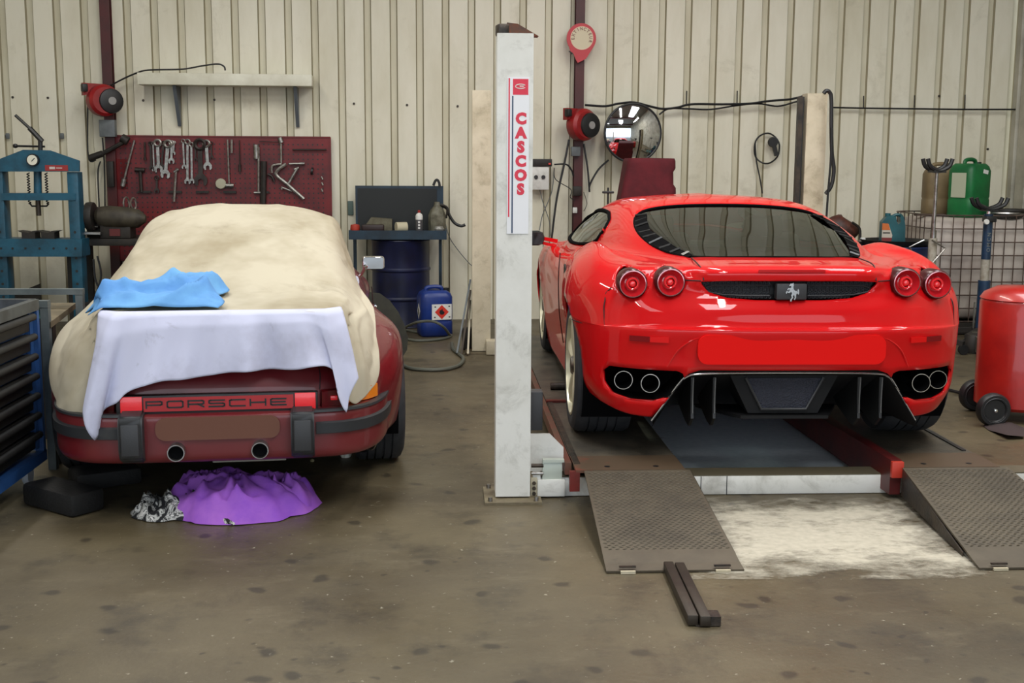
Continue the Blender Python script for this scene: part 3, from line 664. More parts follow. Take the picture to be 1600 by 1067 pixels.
def build_lift():
    L=thing('car_lift','white and red four-post car lift with two runways and drive-on ramps','car lift',(0,0,0))
    def post(x0,x1,y0,h,m,d=.13):
        mb=MB(); w_=x1-x0; c=(x0+x1)/2
        mb.box((c,y0+.004,h/2+.01),(w_,.008,h-.02)); 
        for sx in (x0+.004,x1-.004): mb.box((sx,y0+d/2+.008,h/2+.01),(.008,d,h-.02))
        for sx in (x0+.03,x1-.03): mb.box((sx,y0+d+.008,h/2+.01),(.06,.008,h-.02))
        p=mb.build('post',m,L)
        MB().box((c,y0+d/2,.006),(w_+.10,d+.14,.012)).build('base_plate',mat('base_plate',srgb(126,116,92),.6,col2=srgb(92,80,60),scale=9),p)
        for sx in (-1,1):
            for sy in (-.045,d+.045): MB().cyl((c+sx*(w_/2+.025),y0+sy,.012),(c+sx*(w_/2+.025),y0+sy,.03),.010,n=6).build('anchor_bolt',M_steel,p)
        return p
    p=post(.222,.377,5.16,2.045,M_white); part(p,'near post with red lettered sticker')
    # sticker
    st=MB().box((.313,5.157,1.530),(.094,.002,.666)).build('sticker',mat('sticker_white',srgb(232,232,236),.4),p)
    M_srd=mat('sticker_red',srgb(214,40,66),.4); M_sbl=mat('sticker_blue',srgb(52,70,98),.4)
    MB().box((.3225,5.1555,1.822),(.066,.001,.066)).build('sticker_head',M_srd,st)
    MB().box((.2740,5.1555,1.564),(.006,.001,.588)).build('stripe',M_srd,st)
    MB().box((.2890,5.1555,1.492),(.006,.001,.584)).build('stripe',M_sbl,st)
    e=[Vector((.3225+.022*math.cos(a),5.1548,1.824+.009*math.sin(a))) for a in [R(30+k*12) for k in range(26)]]
    MB().tube(e,.0022,5).build('emblem_ring',M_white,st)
    MB().box((.3270,5.1548,1.825),(.018,.001,.004)).build('emblem_ring',M_white,st)
    for k,ch in enumerate('CASCOS'):
        text_mesh('letter',ch,.062,M_srd,st,(.3250,5.1553,1.687-k*.0600),(1,0,0),(0,0,1),.0004,.0042,1.0)
    # debris on the post top
    q=MB().box((.245,5.20,2.06),(.05,.06,.05),bev=.008,rz=.2).build('top_block',M_darkmetal,p)
    MB().prism([(-.05,0),(.09,0),(.0,.05),(-.045,.055)],(.31,5.18,2.036),(1,0,0),(0,0,1),(0,.07,0)).build('top_wedge',mat('rusty',srgb(110,60,36),.7,col2=srgb(64,56,50),scale=20),p)
    fp=post(.211,.357,9.34,2.055,M_dirtywhite); 
    fp2=post(2.838,2.998,9.34,2.055,M_dirtywhite)
    MB().box((2.785,9.36,1.03),(.035,.05,2.0)).build('latch_rail',M_darkmetal,fp2)
    MB().box((2.81,9.40,1.03),(.03,.04,2.0)).build('rail_channel',M_black,fp2)
    # cross beams
    part(MB().box((1.62,5.285,.046),(2.42,.13,.088),bev=.004).build('cross_beam',M_white,L),'near white cross beam')
    MB().box((1.62,5.285,.0925),(2.42,.128,.005)).build('beam_cap',mat('beam_cap',srgb(92,84,66),.6),L)
    for sx in (1.165,1.285): MB().box((sx,5.2185,.046),(.003,.004,.086)).build('weld_seam',M_satin,L)
    MB().box((1.62,9.30,.06),(2.6,.14,.11),bev=.004).build('cross_beam',M_dirtywhite,L)
    # runways
    def runway(x0,x1,rail):
        rw=MB().box(((x0+x1)/2,7.25,RZ-.012),(x1-x0,4.05,.020)).build('runway',M_run,L)
        MB().box((x0+.02,7.25,RZ-.065),(.03,4.05,.08)).build('side_web',M_darkmetal,rw)
        MB().box((x1-.02,7.25,RZ-.065),(.03,4.05,.08)).build('side_web',M_darkmetal,rw)
        pl=part(MB().box(((x0+x1)/2,5.22,RZ-.004),(x1-x0,.26,.012)).build('hinge_plate',mat('hinge_plate',srgb(88,72,56),.5,col2=srgb(128,58,42),scale=4,lo=.56,hi=.66),rw),'rust-brown hinge plate with worn red paint')
        for hx in (.3,.75):
            MB().lathe([(.0,0),(.013,0)],(x0+(x1-x0)*hx,5.15,RZ+.0035),'Z',12).build('bolt_hole',M_black,rw)
        return rw
    r1=runway(.575,1.065,-1); r2=runway(2.03,2.50,1)
    MB().box((.552,6.85,RZ-.02),(.030,3.3,.055)).build('outer_rail',mat('rail_brown',srgb(112,52,40),.5,col2=srgb(90,70,54),scale=6),r1)
    MB().box((.592,5.95,RZ+.001),(.028,1.5,.006)).build('rail_slot',M_darkmetal,r1)
    MB().box((.67,6.62,RZ+.006),(.20,.035,.012)).build('rail_bar',M_runred,r1)
    MB().cyl((.63,7.0,RZ+.02),(.72,7.0,RZ+.02),.022,n=12).build('lock_pin',M_darkmetal,r1)
    MB().prism([(0,0),(.045,0),(.045,.09),(0,.09)],(.548,5.09,RZ-.095),(1,0,0),(0,0,1),(0,.03,0)).build('end_stop',M_runred,r1)
    # inner red rail of the right runway, tapering away
    v=[(2.005,5.115,.025),(2.055,5.115,.025),(2.055,5.115,.185),(2.005,5.115,.185),(1.955,7.2,.03),(2.03,7.2,.03),(2.03,7.2,.165),(1.955,7.2,.165)]
    obj('inner_rail',v,[(0,1,2,3),(7,6,5,4),(0,4,5,1),(1,5,6,2),(2,6,7,3),(3,7,4,0)],mat('rail_red',srgb(96,26,26),.4,col2=srgb(70,24,24),scale=5),r2)
    MB().box((2.03,5.10,.145),(.055,.025,.075),bev=.004).build('end_stop',mat('stop_red',srgb(190,56,40),.5),r2)
    MB().box((2.47,5.9,RZ+.001),(.02,1.0,.006)).build('rail_slot',M_black,r2)
    # ramps
    for nm,(xa,xb,xc,xd,yb) in enumerate(((.610,1.082,.592,1.108,4.19),(2.045,2.53,1.996,2.56,4.17))):
        yt=5.075; n1=10;n2=14; vs=[]
        for i in range(n2+1):
            t=i/n2; y=yt+(yb-yt)*t; z=(RZ-.006)*(1-t)**1.0+.010; 
            if t>.86: z=(RZ-.006)*(1-t)*.8+.010
            for j in range(n1+1):
                u=j/n1; vs.append((xa+(xb-xa)*u+((xc+(xd-xc)*u)-(xa+(xb-xa)*u))*t,y,z))
        n=len(vs); fs=grid_faces(n2+1,n1+1)
        rp=obj('ramp',vs,fs,M_tread,L); md=rp.modifiers.new('t','SOLIDIFY'); md.thickness=.008; md.offset=1
        # raised tread lozenges
        mb=MB(); q=0
        for i in range(46):
            t=.03+.80*i/46; y=yt+(yb-yt)*t; z=(RZ-.006)*(1-t)+.010; x0=xa+(xc-xa)*t+.012; x1=xb+(xd-xb)*t-.012; nn=17
            for j in range(nn):
                x=x0+(x1-x0)*(j+.5*(i%2)+.25)/nn; sx=.011;sy=.0035; a=.35 if i%2 else -.35
                P=[]
                for (ux,uy,uz) in ((-sx,0,0),(0,-sy,0),(sx,0,0),(0,sy,0)):
                    P.append((x+ux*math.cos(a)-uy*math.sin(a),y+ux*math.sin(a)+uy*math.cos(a),z+.001-(ux*math.sin(a)+uy)*0))
                P.append((x,y,z+.0055)); mb.add(P,[(0,1,4),(1,2,4),(2,3,4),(3,0,4)])
        o=mb.build('tread_pattern',M_tread,rp); o['kind']='stuff'
        for sx in (xc+.05,xd-.11):
            MB().box((sx+.03,yb+.012,.022),(.062,.010,.006)).build('foot_slot',M_darkmetal,rp)
            MB().box((sx+.03,yb-.004,.006),(.055,.012,.010)).build('foot',M_dirtywhite,rp)
        # side cheek
        xs=xd if nm==0 else xc
        obj('ramp_cheek',[(xb if nm==0 else xa,yt,RZ),(xb if nm==0 else xa,yt,.03),(xs,yb+.15,.004),(xs,yb+.15,.02)],[(0,1,2,3)],M_darkmetal,rp).modifiers.new('t','SOLIDIFY').thickness=.005
    # carriage at the near post
    cg=MB().prism([(0,0),(.155,0),(.155,.11),(.09,.175),(0,.175)],(.385,5.30,.10),(1,0,0),(0,0,1),(0,.012,0)).build('carriage_plate',M_white,L)
    MB().box((.415,5.34,.38),(.055,.08,.18),bev=.004).build('slide_block',M_satin,cg)
    MB().box((.48,5.215,.128),(.090,.03,.085),bev=.003).build('latch_box',mat('galvanised',srgb(188,196,186),.4,.1),cg)
    MB().box((.485,5.212,.173),(.096,.04,.012)).build('latch_lid',mat('galvanised',(0,0,0)),cg)
    MB().cyl((.385,5.20,.115),(.44,5.20,.115),.007).build('latch_rod',M_steel,cg)
    MB().cyl((.385,5.205,.15),(.44,5.205,.15),.009).build('latch_rod',M_darkmetal,cg)
    MB().box((.410,5.215,.10),(.035,.02,.04)).build('bracket',M_white,cg)
    MB().box((.398,5.208,.048),(.03,.015,.095),bev=.003).build('bracket',M_dirtywhite,cg)
    for z in (.022,.046,.070): MB().cyl((.398,5.20,z),(.398,5.194,z),.009,n=8).build('bolt',M_darkmetal,cg)
    MB().box((.475,5.2,.048),(.125,.02,.078),bev=.003).build('carriage_front',M_white,cg)
    return L
build_lift()

# ---------------------------------------------------------------- maroon coupe under covers
PB=R(6); PO=Vector((-.937,4.85,0)); PF=Vector((-math.sin(PB),math.cos(PB),0)); PR=Vector((math.cos(PB),math.sin(PB),0))
def ploc(px,py,dy):
    p=at_plane(px,py,PO+PF*dy,PF)-PO; return Vector((p.dot(PR),dy,p.z))
def pworld(x,y,z): return PO+PR*x+PF*y+UP*z
def build_maroon_coupe():
    car=thing('classic_coupe','dusty maroon classic coupe seen from behind, half hidden under cream and white sheets','car',PO,PB)
    rows=[
    [(0,.12,.28),(.25,.12,.28),(.42,.13,.28),(.56,.18,.28),(.66,.30,.28),(.73,.5,.28),(.79,.8,.26),(.82,1.07,.24),(.75,1.4,.2),(.69,1.75,.18),(.68,2.3,.18),(.69,2.9,.18),(.74,3.34,.22),(.70,3.8,.24),(.45,4.15,.24),(0,4.25,.24)],
    [(0,.10,.36),(.25,.10,.36),(.42,.12,.36),(.56,.17,.36),(.665,.30,.36),(.75,.5,.37),(.81,.8,.38),(.84,1.07,.38),(.78,1.4,.37),(.70,1.75,.36),(.69,2.3,.36),(.70,2.9,.36),(.76,3.34,.38),(.71,3.8,.38),(.46,4.17,.38),(0,4.27,.38)],
    [(0,.08,.54),(.25,.085,.54),(.42,.11,.54),(.56,.175,.54),(.665,.30,.54),(.755,.52,.54),(.815,.8,.55),(.838,1.07,.55),(.785,1.4,.55),(.715,1.75,.55),(.705,2.3,.55),(.715,2.9,.55),(.77,3.34,.55),(.70,3.8,.5),(.45,4.1,.46),(0,4.2,.46)],
    [(0,.13,.64),(.25,.135,.64),(.42,.17,.635),(.55,.25,.63),(.64,.38,.64),(.72,.58,.655),(.78,.82,.67),(.80,1.07,.68),(.76,1.4,.675),(.71,1.75,.68),(.70,2.3,.70),(.71,2.9,.70),(.75,3.34,.68),(.66,3.8,.62),(.4,4.0,.56),(0,4.1,.56)],
    [(0,.23,.74),(.25,.235,.735),(.40,.28,.72),(.50,.38,.71),(.57,.52,.725),(.63,.7,.745),(.68,.88,.76),(.695,1.1,.77),(.69,1.4,.765),(.665,1.8,.785),(.665,2.3,.80),(.66,2.9,.79),(.66,3.34,.77),(.58,3.75,.72),(.35,3.9,.65),(0,4.0,.64)],
    [(0,.75,.89),(.22,.75,.88),(.35,.8,.865),(.43,.9,.85),(.49,1.0,.85),(.54,1.15,.85),(.57,1.3,.85),(.595,1.5,.85),(.605,1.75,.85),(.62,2.0,.85),(.63,2.4,.855),(.63,2.75,.855),(.6,3.0,.85),(.5,3.2,.84),(.3,3.35,.83),(0,3.4,.83)],
    [(0,1.2,1.01),(.2,1.2,1.0),(.34,1.22,.98),(.42,1.28,.97),(.465,1.36,.97),(.50,1.46,.975),(.525,1.56,.98),(.545,1.68,.98),(.555,1.85,.98),(.565,2.05,.98),(.57,2.35,.98),(.565,2.6,.975),(.54,2.8,.965),(.44,2.95,.96),(.25,3.03,.965),(0,3.06,.97)],
    [(0,1.70,1.135),(.2,1.70,1.13),(.34,1.70,1.10),(.41,1.74,1.085),(.445,1.8,1.085),(.465,1.87,1.09),(.475,1.95,1.095),(.48,2.03,1.10),(.485,2.12,1.10),(.485,2.22,1.10),(.48,2.35,1.095),(.47,2.48,1.09),(.44,2.58,1.085),(.34,2.66,1.09),(.2,2.7,1.1),(0,2.72,1.105)],
    [(0,1.95,1.175),(.1,1.95,1.175),(.2,1.95,1.168),(.25,1.98,1.165),(.27,2.02,1.165),(.28,2.05,1.167),(.285,2.1,1.168),(.29,2.14,1.17),(.29,2.18,1.17),(.29,2.22,1.17),(.28,2.28,1.168),(.27,2.34,1.165),(.25,2.4,1.163),(.2,2.45,1.163),(.1,2.47,1.165),(0,2.48,1.165)],
    [(0,2.12,1.19)]*3+[(0,2.14,1.19)]*3+[(0,2.17,1.19)]*3+[(0,2.2,1.19)]*3+[(0,2.24,1.19)]*4]
    S=Skin(rows,9,6)
    for yc in (1.07,3.34): S.take(circ(yc,.315,.335,40),(1,2),lambda c:abs(c.x)>.5 and c.z<.67)
    sw=[(1.45,.90),(1.9,.88),(2.75,.875),(2.6,.97),(2.42,1.05),(2.1,1.07),(1.9,1.06),(1.6,.97)]
    fs=S.take(sw,(1,2),lambda c:abs(c.x)>.35 and c.z>.86)
    S.build('body_shell',M_maroon,car,thick=.01)
    for sg in (-1,1): S.build('side_window',MATS['tinted'],car,[f for f in fs if S.v[f[0]].x*sg>0],off=-.003)
    MB().box((0,2.2,.20),(1.25,3.5,.04)).box((0,.9,.5),(1.0,.03,.5)).build('undertray',M_void,car)
    for yc in (1.07,3.34):
        for sg in (-1,1):
            ar=MB().lathe([(.337,0),(.337,-.30),(.0,-.30)],(0,0,0),'X',28)
            for v in ar.v: v.x=sg*((.79 if yc<2 else .72)+v.x); v.y+=yc; v.z+=.315; v.z=max(v.z,.19)
            ar.build('wheel_arch_liner',M_void,car)
            xo=.822 if yc<2 else .75; wd=.235 if yc<2 else .18
            pf=[(.20,-.006),(.21,.0),(.27,.006),(.300,-.008),(.314,-.028)]
            for q in (.06,.10,.14,.18):
                if q<wd-.02: pf+=[(.315,-q+.005),(.304,-q+.003),(.304,-q-.003),(.315,-q-.005)]
            pf+=[(.314,-wd+.02),(.30,-wd+.004),(.27,-wd),(.2,-wd)]
            MB().lathe([(r,sg*h) for r,h in pf],(sg*xo,yc,.315),'X',44).build('tyre',M_rubber,car)
            rm=MB().lathe([(.205,-sg*.005),(.20,-sg*.03),(.12,-sg*.04),(.05,-sg*.01),(0,-sg*.01)],(sg*xo,yc,.315),'X',32).build('rim',M_steel,car)
    # tail panel, lid seams
    seamM=mat('panel_gap',(0,0,0))
    for sg in (-1,1):
        MB().tube(bz([(sg*.415,.108,.545),(sg*.418,.135,.60),(sg*.412,.172,.64),(sg*.395,.25,.70)],6),.003,6).build('lid_seam',seamM,car)
    # tea-tray spoiler
    P=[(-.45,.70),(-.49,.35),(-.475,.14),(-.40,.085),(.40,.085),(.475,.14),(.49,.35),(.45,.70)]
    P=[(p[0],p[1]) for p in P][::-1]
    sp=MB().prism(P,(0,0,.833),(1,0,0),(0,1,0),(0,0,.045)).build('rear_spoiler',M_maroon,car)
    sp.location=(0,0,-.02); car['spoiler']=1; del car['spoiler']; global SPOIL; SPOIL=sp
    MB().prism([(-.40,.62),(-.36,.22),(.36,.22),(.40,.62)][::-1],(0,0,.70),(1,0,0),(0,1,0),(0,0,.14)).build('spoiler_base',M_maroon,sp)
    # reflector strip and lamps
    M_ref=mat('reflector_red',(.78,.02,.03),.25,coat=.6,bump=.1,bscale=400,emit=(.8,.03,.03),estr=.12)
    M_refd=mat('reflector_band',(.40,.012,.018),.3,coat=.6)
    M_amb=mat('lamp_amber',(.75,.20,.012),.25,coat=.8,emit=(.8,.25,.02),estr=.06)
    M_lred=mat('lamp_dark_red',(.12,.005,.008),.25,coat=.8)
    strip=MB().box((0,.052,.508),(.815,.035,.082),bev=.004).build('reflector_strip',M_black,car)
    MB().box((.004,.0345,.511),(.605,.006,.058)).build('red_band',M_refd,strip)
    for sx in (-.347,.355): MB().box((sx,.033,.511),(.086,.008,.070),bev=.002).build('reflector',M_ref,strip)
    # lettering
    def strokes(ch):
        D={'P':[[(0,0),(0,1),(.9,1),(1,.9),(1,.55),(.9,.45),(0,.45)]],'O':[[(.1,0),(.9,0),(1,.12),(1,.88),(.9,1),(.1,1),(0,.88),(0,.12),(.1,0)]],
           'R':[[(0,0),(0,1),(.9,1),(1,.9),(1,.55),(.9,.45),(0,.45)],[(.6,.45),(1,0)]],'S':[[(1,1),(.1,1),(0,.9),(0,.6),(.1,.5),(.9,.5),(1,.4),(1,.1),(.9,0),(0,0)]],
           'C':[[(1,1),(.1,1),(0,.88),(0,.12),(.1,0),(1,0)]],'H':[[(0,0),(0,1)],[(1,0),(1,1)],[(0,.5),(1,.5)]],'E':[[(1,1),(.1,1),(0,.88),(0,.12),(.1,0),(1,0)],[(0,.5),(.95,.5)]]}
        return D[ch]
    for k,ch in enumerate('PORSCHE'):
        mb=MB(); x0=-.287+k*.0835; w_=.062;h_=.026
        for st in strokes(ch):
            for a,b in zip(st[:-1],st[1:]):
                pa_=Vector((x0+a[0]*w_,.0305,.498+a[1]*h_));pb=Vector((x0+b[0]*w_,.0305,.498+b[1]*h_)); d_=(pb-pa_).normalized()*.0025
                mb.bar(pa_-d_,pb+d_,.0065,.002,(0,1,0))
        o=mb.build('letter',M_black,strip)
    def strip_patch(name,pts,z0,z1,m,off=.012,parent=car):
        vs=[];n=len(pts)
        for i,(x,y) in enumerate(pts):
            a=Vector(pts[max(i-1,0)]);b=Vector(pts[min(i+1,n-1)]);t=(b-a).normalized();nn=Vector((t.y,-t.x))*off
            if nn.y>0 and abs(nn.x)<.001: nn=-nn
            for z,o_ in ((z0,-.01),(z0+.004,1),(z1-.006,1),(z1,-.01)):
                k=o_ if o_<0 else 1; vs.append((x+nn.x*k if o_>0 else x,y+nn.y*k if o_>0 else y,z))
        o=obj(name,vs,grid_faces(n,4)+[(0,1,2,3),tuple((n-1)*4+q for q in (3,2,1,0))],m,parent); smooth_by_angle(o,40); return o
    for sg in (-1,1):
        q=lambda L:[(sg*x,y) for x,y in (L if sg>0 else L)]
        part(strip_patch('tail_lamp',q([(.42,.095),(.47,.115),(.525,.145)]),.468,.545,M_lred,.012*sg),'dark red tail lamp')
        part(strip_patch('indicator_lamp',q([(.53,.148),(.57,.175),(.62,.225),(.655,.28)]),.475,.54,M_amb,.016*sg),'amber indicator lamp')
        MB().box((sg*.475,.098,.508),(.03,.012,.02),bev=.004).build('reverse_reflector',M_ref,car)
    # bumper
    path=[(0,0),(.15,0),(.30,.004),(.42,.012),(.52,.035),(.60,.09),(.66,.18),(.70,.30),(.725,.45),(.74,.60)]
    def bumper_rows(prof,x0=0):
        rws=[]
        for z,ins in prof:
            r=[]
            for i,(x,y) in enumerate(path):
                a=Vector(path[max(i-1,0)]);b=Vector(path[min(i+1,len(path)-1)]);t=(b-a).normalized()
                r.append((max(x-t.y*ins,0) if i else 0,y+t.x*ins,z))
            rws.append(r)
        return rws
    B=Skin(bumper_rows([(.262,.10),(.266,.03),(.285,.004),(.33,.0),(.40,.0),(.455,.0),(.468,.012),(.474,.06),(.472,.12)]),6,3)
    bu=B.build('bumper',M_maroon,car,thick=.006)
    def offs(d,i0,z):
        out=[]
        dn=bz([(x,y,0) for x,y in path],5)
        for i,p in enumerate(dn):
            a=dn[max(i-1,0)];b=dn[min(i+1,len(dn)-1)];t=(b-a).normalized()
            if p.x>=i0: out.append(Vector((p.x+t.y*d,p.y-t.x*d,z)))
        return out
    for sg in (-1,1):
        vs=[];
        for z,d in ((.372,.0),(.376,.012),(.42,.014),(.426,.0)): vs+= [Vector((sg*p.x,p.y,z)) for p in offs(d,.39,z)]
        n=len(vs)//4; o=obj('rubber_strip',vs,grid_faces(4,n),M_bumper,bu); smooth_by_angle(o,40)
        vs=[]
        for z,d in ((.466,-.045),(.472,-.035),(.478,-.02),(.476,.004),(.466,.006)): vs+=[Vector((sg*p.x,p.y,z)) for p in offs(d,.30,z)]
        n=len(vs)//5; o=obj('top_rubber',vs,grid_faces(5,n),M_bumper,bu); smooth_by_angle(o,40)
        g=MB(); xs=sg*.343
        pf=[(-.0,.275),(-.045,.30),(-.062,.34),(-.062,.44),(-.045,.478),(.05,.492),(.05,.275)]
        g.prism([(a,b) for a,b in pf],(xs-.048,0,0),(0,1,0),(0,0,1),(.096,0,0)); gd=g.build('bumper_guard',M_bumper,car)
        bm=bmesh.new(); bm.from_mesh(gd.data); bmesh.ops.bevel(bm,geom=bm.edges[:],offset=.008,segments=2,affect='EDGES'); bm.to_mesh(gd.data); bm.free()
        MB().box((xs,-.067,.385),(.070,.012,.13),bev=.005).build('guard_pad',M_satin,gd)
        MB().lathe([(.031,-.035),(.035,-.035),(.036,.0),(.036,.25),(.030,.25),(.030,-.03)],(sg*.168,-.01,.322),'Y',26,closed=True).build('exhaust_tip',M_steel,car)
        MB().lathe([(0,.0),(.0315,.0)],(sg*.168,-.022,.322),'Y',16).build('exhaust_bore',M_void,car)
        MB().tube(bz([(sg*.60,.50,.20),(sg*.64,.30,.23),(sg*.66,.22,.28)],4),.006,6).build('bracket',M_steel,car)
    MB().box((.12,.06,.272),(.3,.04,.03)).build('silencer',mat('dusty_silver',srgb(120,116,108),.6),car)
    MB().prism(rrect(.50,.095,.04,5),(-.0,-.004,.415),(1,0,0),(0,0,1),(0,-.008,0)).build('plate',mat('plate_brown',srgb(104,64,48),.6),car)
    # door mirror, window post
    mr=MB().box((.775,2.95,.845),(.145,.05,.088),bev=.018).build('door_mirror',M_chrome,car)
    MB().prism(rrect(.132,.075,.014,4),(.775,2.922,.845),(1,0,0),(0,0,1),(0,.003,0)).build('mirror_glass',mat('mirror_silver',(.75,.77,.8),.04,1.0),mr)
    MB().tube([(.72,2.95,.81),(.70,2.96,.77),(.675,2.97,.745)],.012,8).build('mirror_stalk',M_chrome,mr)
    MB().lathe([(0,-.014),(.017,-.01),(.017,.006),(0,.006)],(.72,2.93,.82),'Y',12).build('mirror_pivot',M_chrome,mr)
    hd=MB().tube(bz([(.722,1.98,.66),(.742,2.0,.665),(.742,2.10,.665),(.722,2.12,.66)],4),.009,6).build('door_handle',M_chrome,car)
    MB().tube(bz([(.715,1.86,.80),(.722,1.84,.68),(.72,1.86,.5),(.70,1.95,.3)],5),.003,6).build('door_gap',seamM,car)
    return car
PORS=build_maroon_coupe()
BODY_TREE=bvh_of([c for c in PORS.children if c.name.startswith(('body_shell','rear_spoiler','side_window'))])

def cloth_noise(p,sc,amp): return (noise.noise(Vector(p)*sc)+.5*noise.noise(Vector(p)*sc*2.1))*amp
# cream cover: sections along the car
CS=[(.075,[(0,.858),(.25,.858),(.42,.855),(.45,.72),(.47,.58),(.48,.44)],[(0,.858),(.25,.858),(.45,.855),(.47,.74),(.50,.62),(.52,.50)]),
(.12,[(0,.868),(.25,.868),(.43,.865),(.51,.74),(.575,.58),(.60,.44)],[(0,.868),(.25,.868),(.46,.862),(.53,.72),(.56,.60),(.565,.47)]),
(.28,[(0,.876),(.25,.876),(.47,.870),(.57,.76),(.645,.62),(.675,.47)],[(0,.876),(.25,.876),(.48,.870),(.555,.76),(.62,.64),(.635,.53)]),
(.6,[(0,.905),(.28,.90),(.49,.88),(.60,.79),(.69,.70),(.74,.58)],[(0,.905),(.28,.90),(.50,.88),(.58,.82),(.635,.77),(.665,.70)]),
(1.0,[(0,.985),(.28,.975),(.48,.935),(.60,.85),(.69,.78),(.755,.72)],[(0,.985),(.28,.975),(.48,.935),(.575,.86),(.63,.80),(.665,.76)]),
(1.4,[(0,1.085),(.28,1.075),(.49,1.02),(.60,.93),(.67,.84),(.72,.77)],[(0,1.085),(.28,1.075),(.485,1.02),(.57,.92),(.61,.86),(.635,.82)]),
(1.8,[(0,1.18),(.28,1.168),(.50,1.105),(.605,.97),(.66,.86),(.69,.78)],[(0,1.18),(.28,1.168),(.49,1.105),(.57,.97),(.605,.90),(.62,.85)]),
(2.2,[(0,1.235),(.28,1.222),(.515,1.16),(.61,1.0),(.65,.89),(.67,.80)],[(0,1.235),(.28,1.222),(.505,1.16),(.57,1.02),(.59,.96),(.60,.91)]),
(2.5,[(0,1.23),(.28,1.215),(.50,1.15),(.60,.99),(.65,.88),(.67,.80)],[(0,1.23),(.28,1.215),(.485,1.15),(.535,1.06),(.55,1.01),(.56,.97)]),
(2.8,[(0,1.16),(.28,1.14),(.45,1.09),(.60,.96),(.65,.88),(.67,.82)],[(0,1.16),(.28,1.14),(.44,1.09),(.50,1.02),(.54,.97),(.555,.94)]),
(3.15,[(0,1.0),(.28,.99),(.44,.95),(.56,.90),(.645,.84),(.67,.80)],[(0,1.0),(.28,.99),(.44,.95),(.50,.92),(.55,.90),(.57,.88)])]
def build_cover():
    rws=[]
    for y,Lh,Rh in CS:
        rws.append([(-x,y,z) for x,z in Lh[::-1]]+[(x,y,z) for x,z in Rh[1:]])
    # a row in front of the spoiler edge region: the cover's rear hem
    S=Skin(rws,9,9,mirror=False)
    v=[]
    for p in S.v:
        side=max(0,(abs(p.x)-.45)/.3); low=max(0,(.85-p.z)/.4)
        d=cloth_noise((p.x*1.0,p.y*1.0,p.z),2.2,.010)
        f=math.sin(p.y*17+p.x*3+3*noise.noise(Vector((p.y*2,0,p.z*2))))*.012*min(1,low*1.6)
        n=Vector((math.copysign(1,p.x)*min(1,side+.0),-.25,1-min(1,side))).normalized()
        w_=abs(noise.noise(Vector((p.x*3.0+p.y*1.3,p.y*1.1-p.x*2,p.z*2)))); cr=max(0,.10-w_)*.10
        v.append(p+n*(d*.6+abs(f)+cr+.004))
    v=push_out(push_out(v,BODY_TREE,.014),BODY_TREE,.012)
    m=mat('cover_cream',srgb(190,181,160),.88,col2=srgb(148,135,108),scale=2.0,lo=.40,hi=.72,stretch=(1,.6,1.4),bump=.35,bscale=7,detail=4,stain=(srgb(112,98,78),3.0,.56,.78,.5))
    o=obj('car_cover',v,S.f,m,None,True,PO,PB); global COVER; COVER=o; o.modifiers.new('t','SOLIDIFY').thickness=.004
    s=o.modifiers.new('s','SUBSURF'); s.levels=1; s.render_levels=1
    tag(o,'cream cotton dust sheet draped over the roof and back of the maroon coupe','dust sheet')
build_cover()
def cover_z(x,y):
    for k in range(len(CS)-1):
        if CS[k][0]<=y<=CS[k+1][0] or k==len(CS)-2 or y<CS[0][0]:
            t=max(0,min(1,(y-CS[k][0])/(CS[k+1][0]-CS[k][0])))
            def zz(sec):
                h=sec[1] if x<0 else sec[2]; a=abs(x)
                for i in range(len(h)-1):
                    if h[i][0]<=a<=h[i+1][0]: return h[i][1]+(h[i+1][1]-h[i][1])*(a-h[i][0])/(h[i+1][0]-h[i][0])
                return h[-1][1]
            return zz(CS[k])*(1-t)+zz(CS[k+1])*t
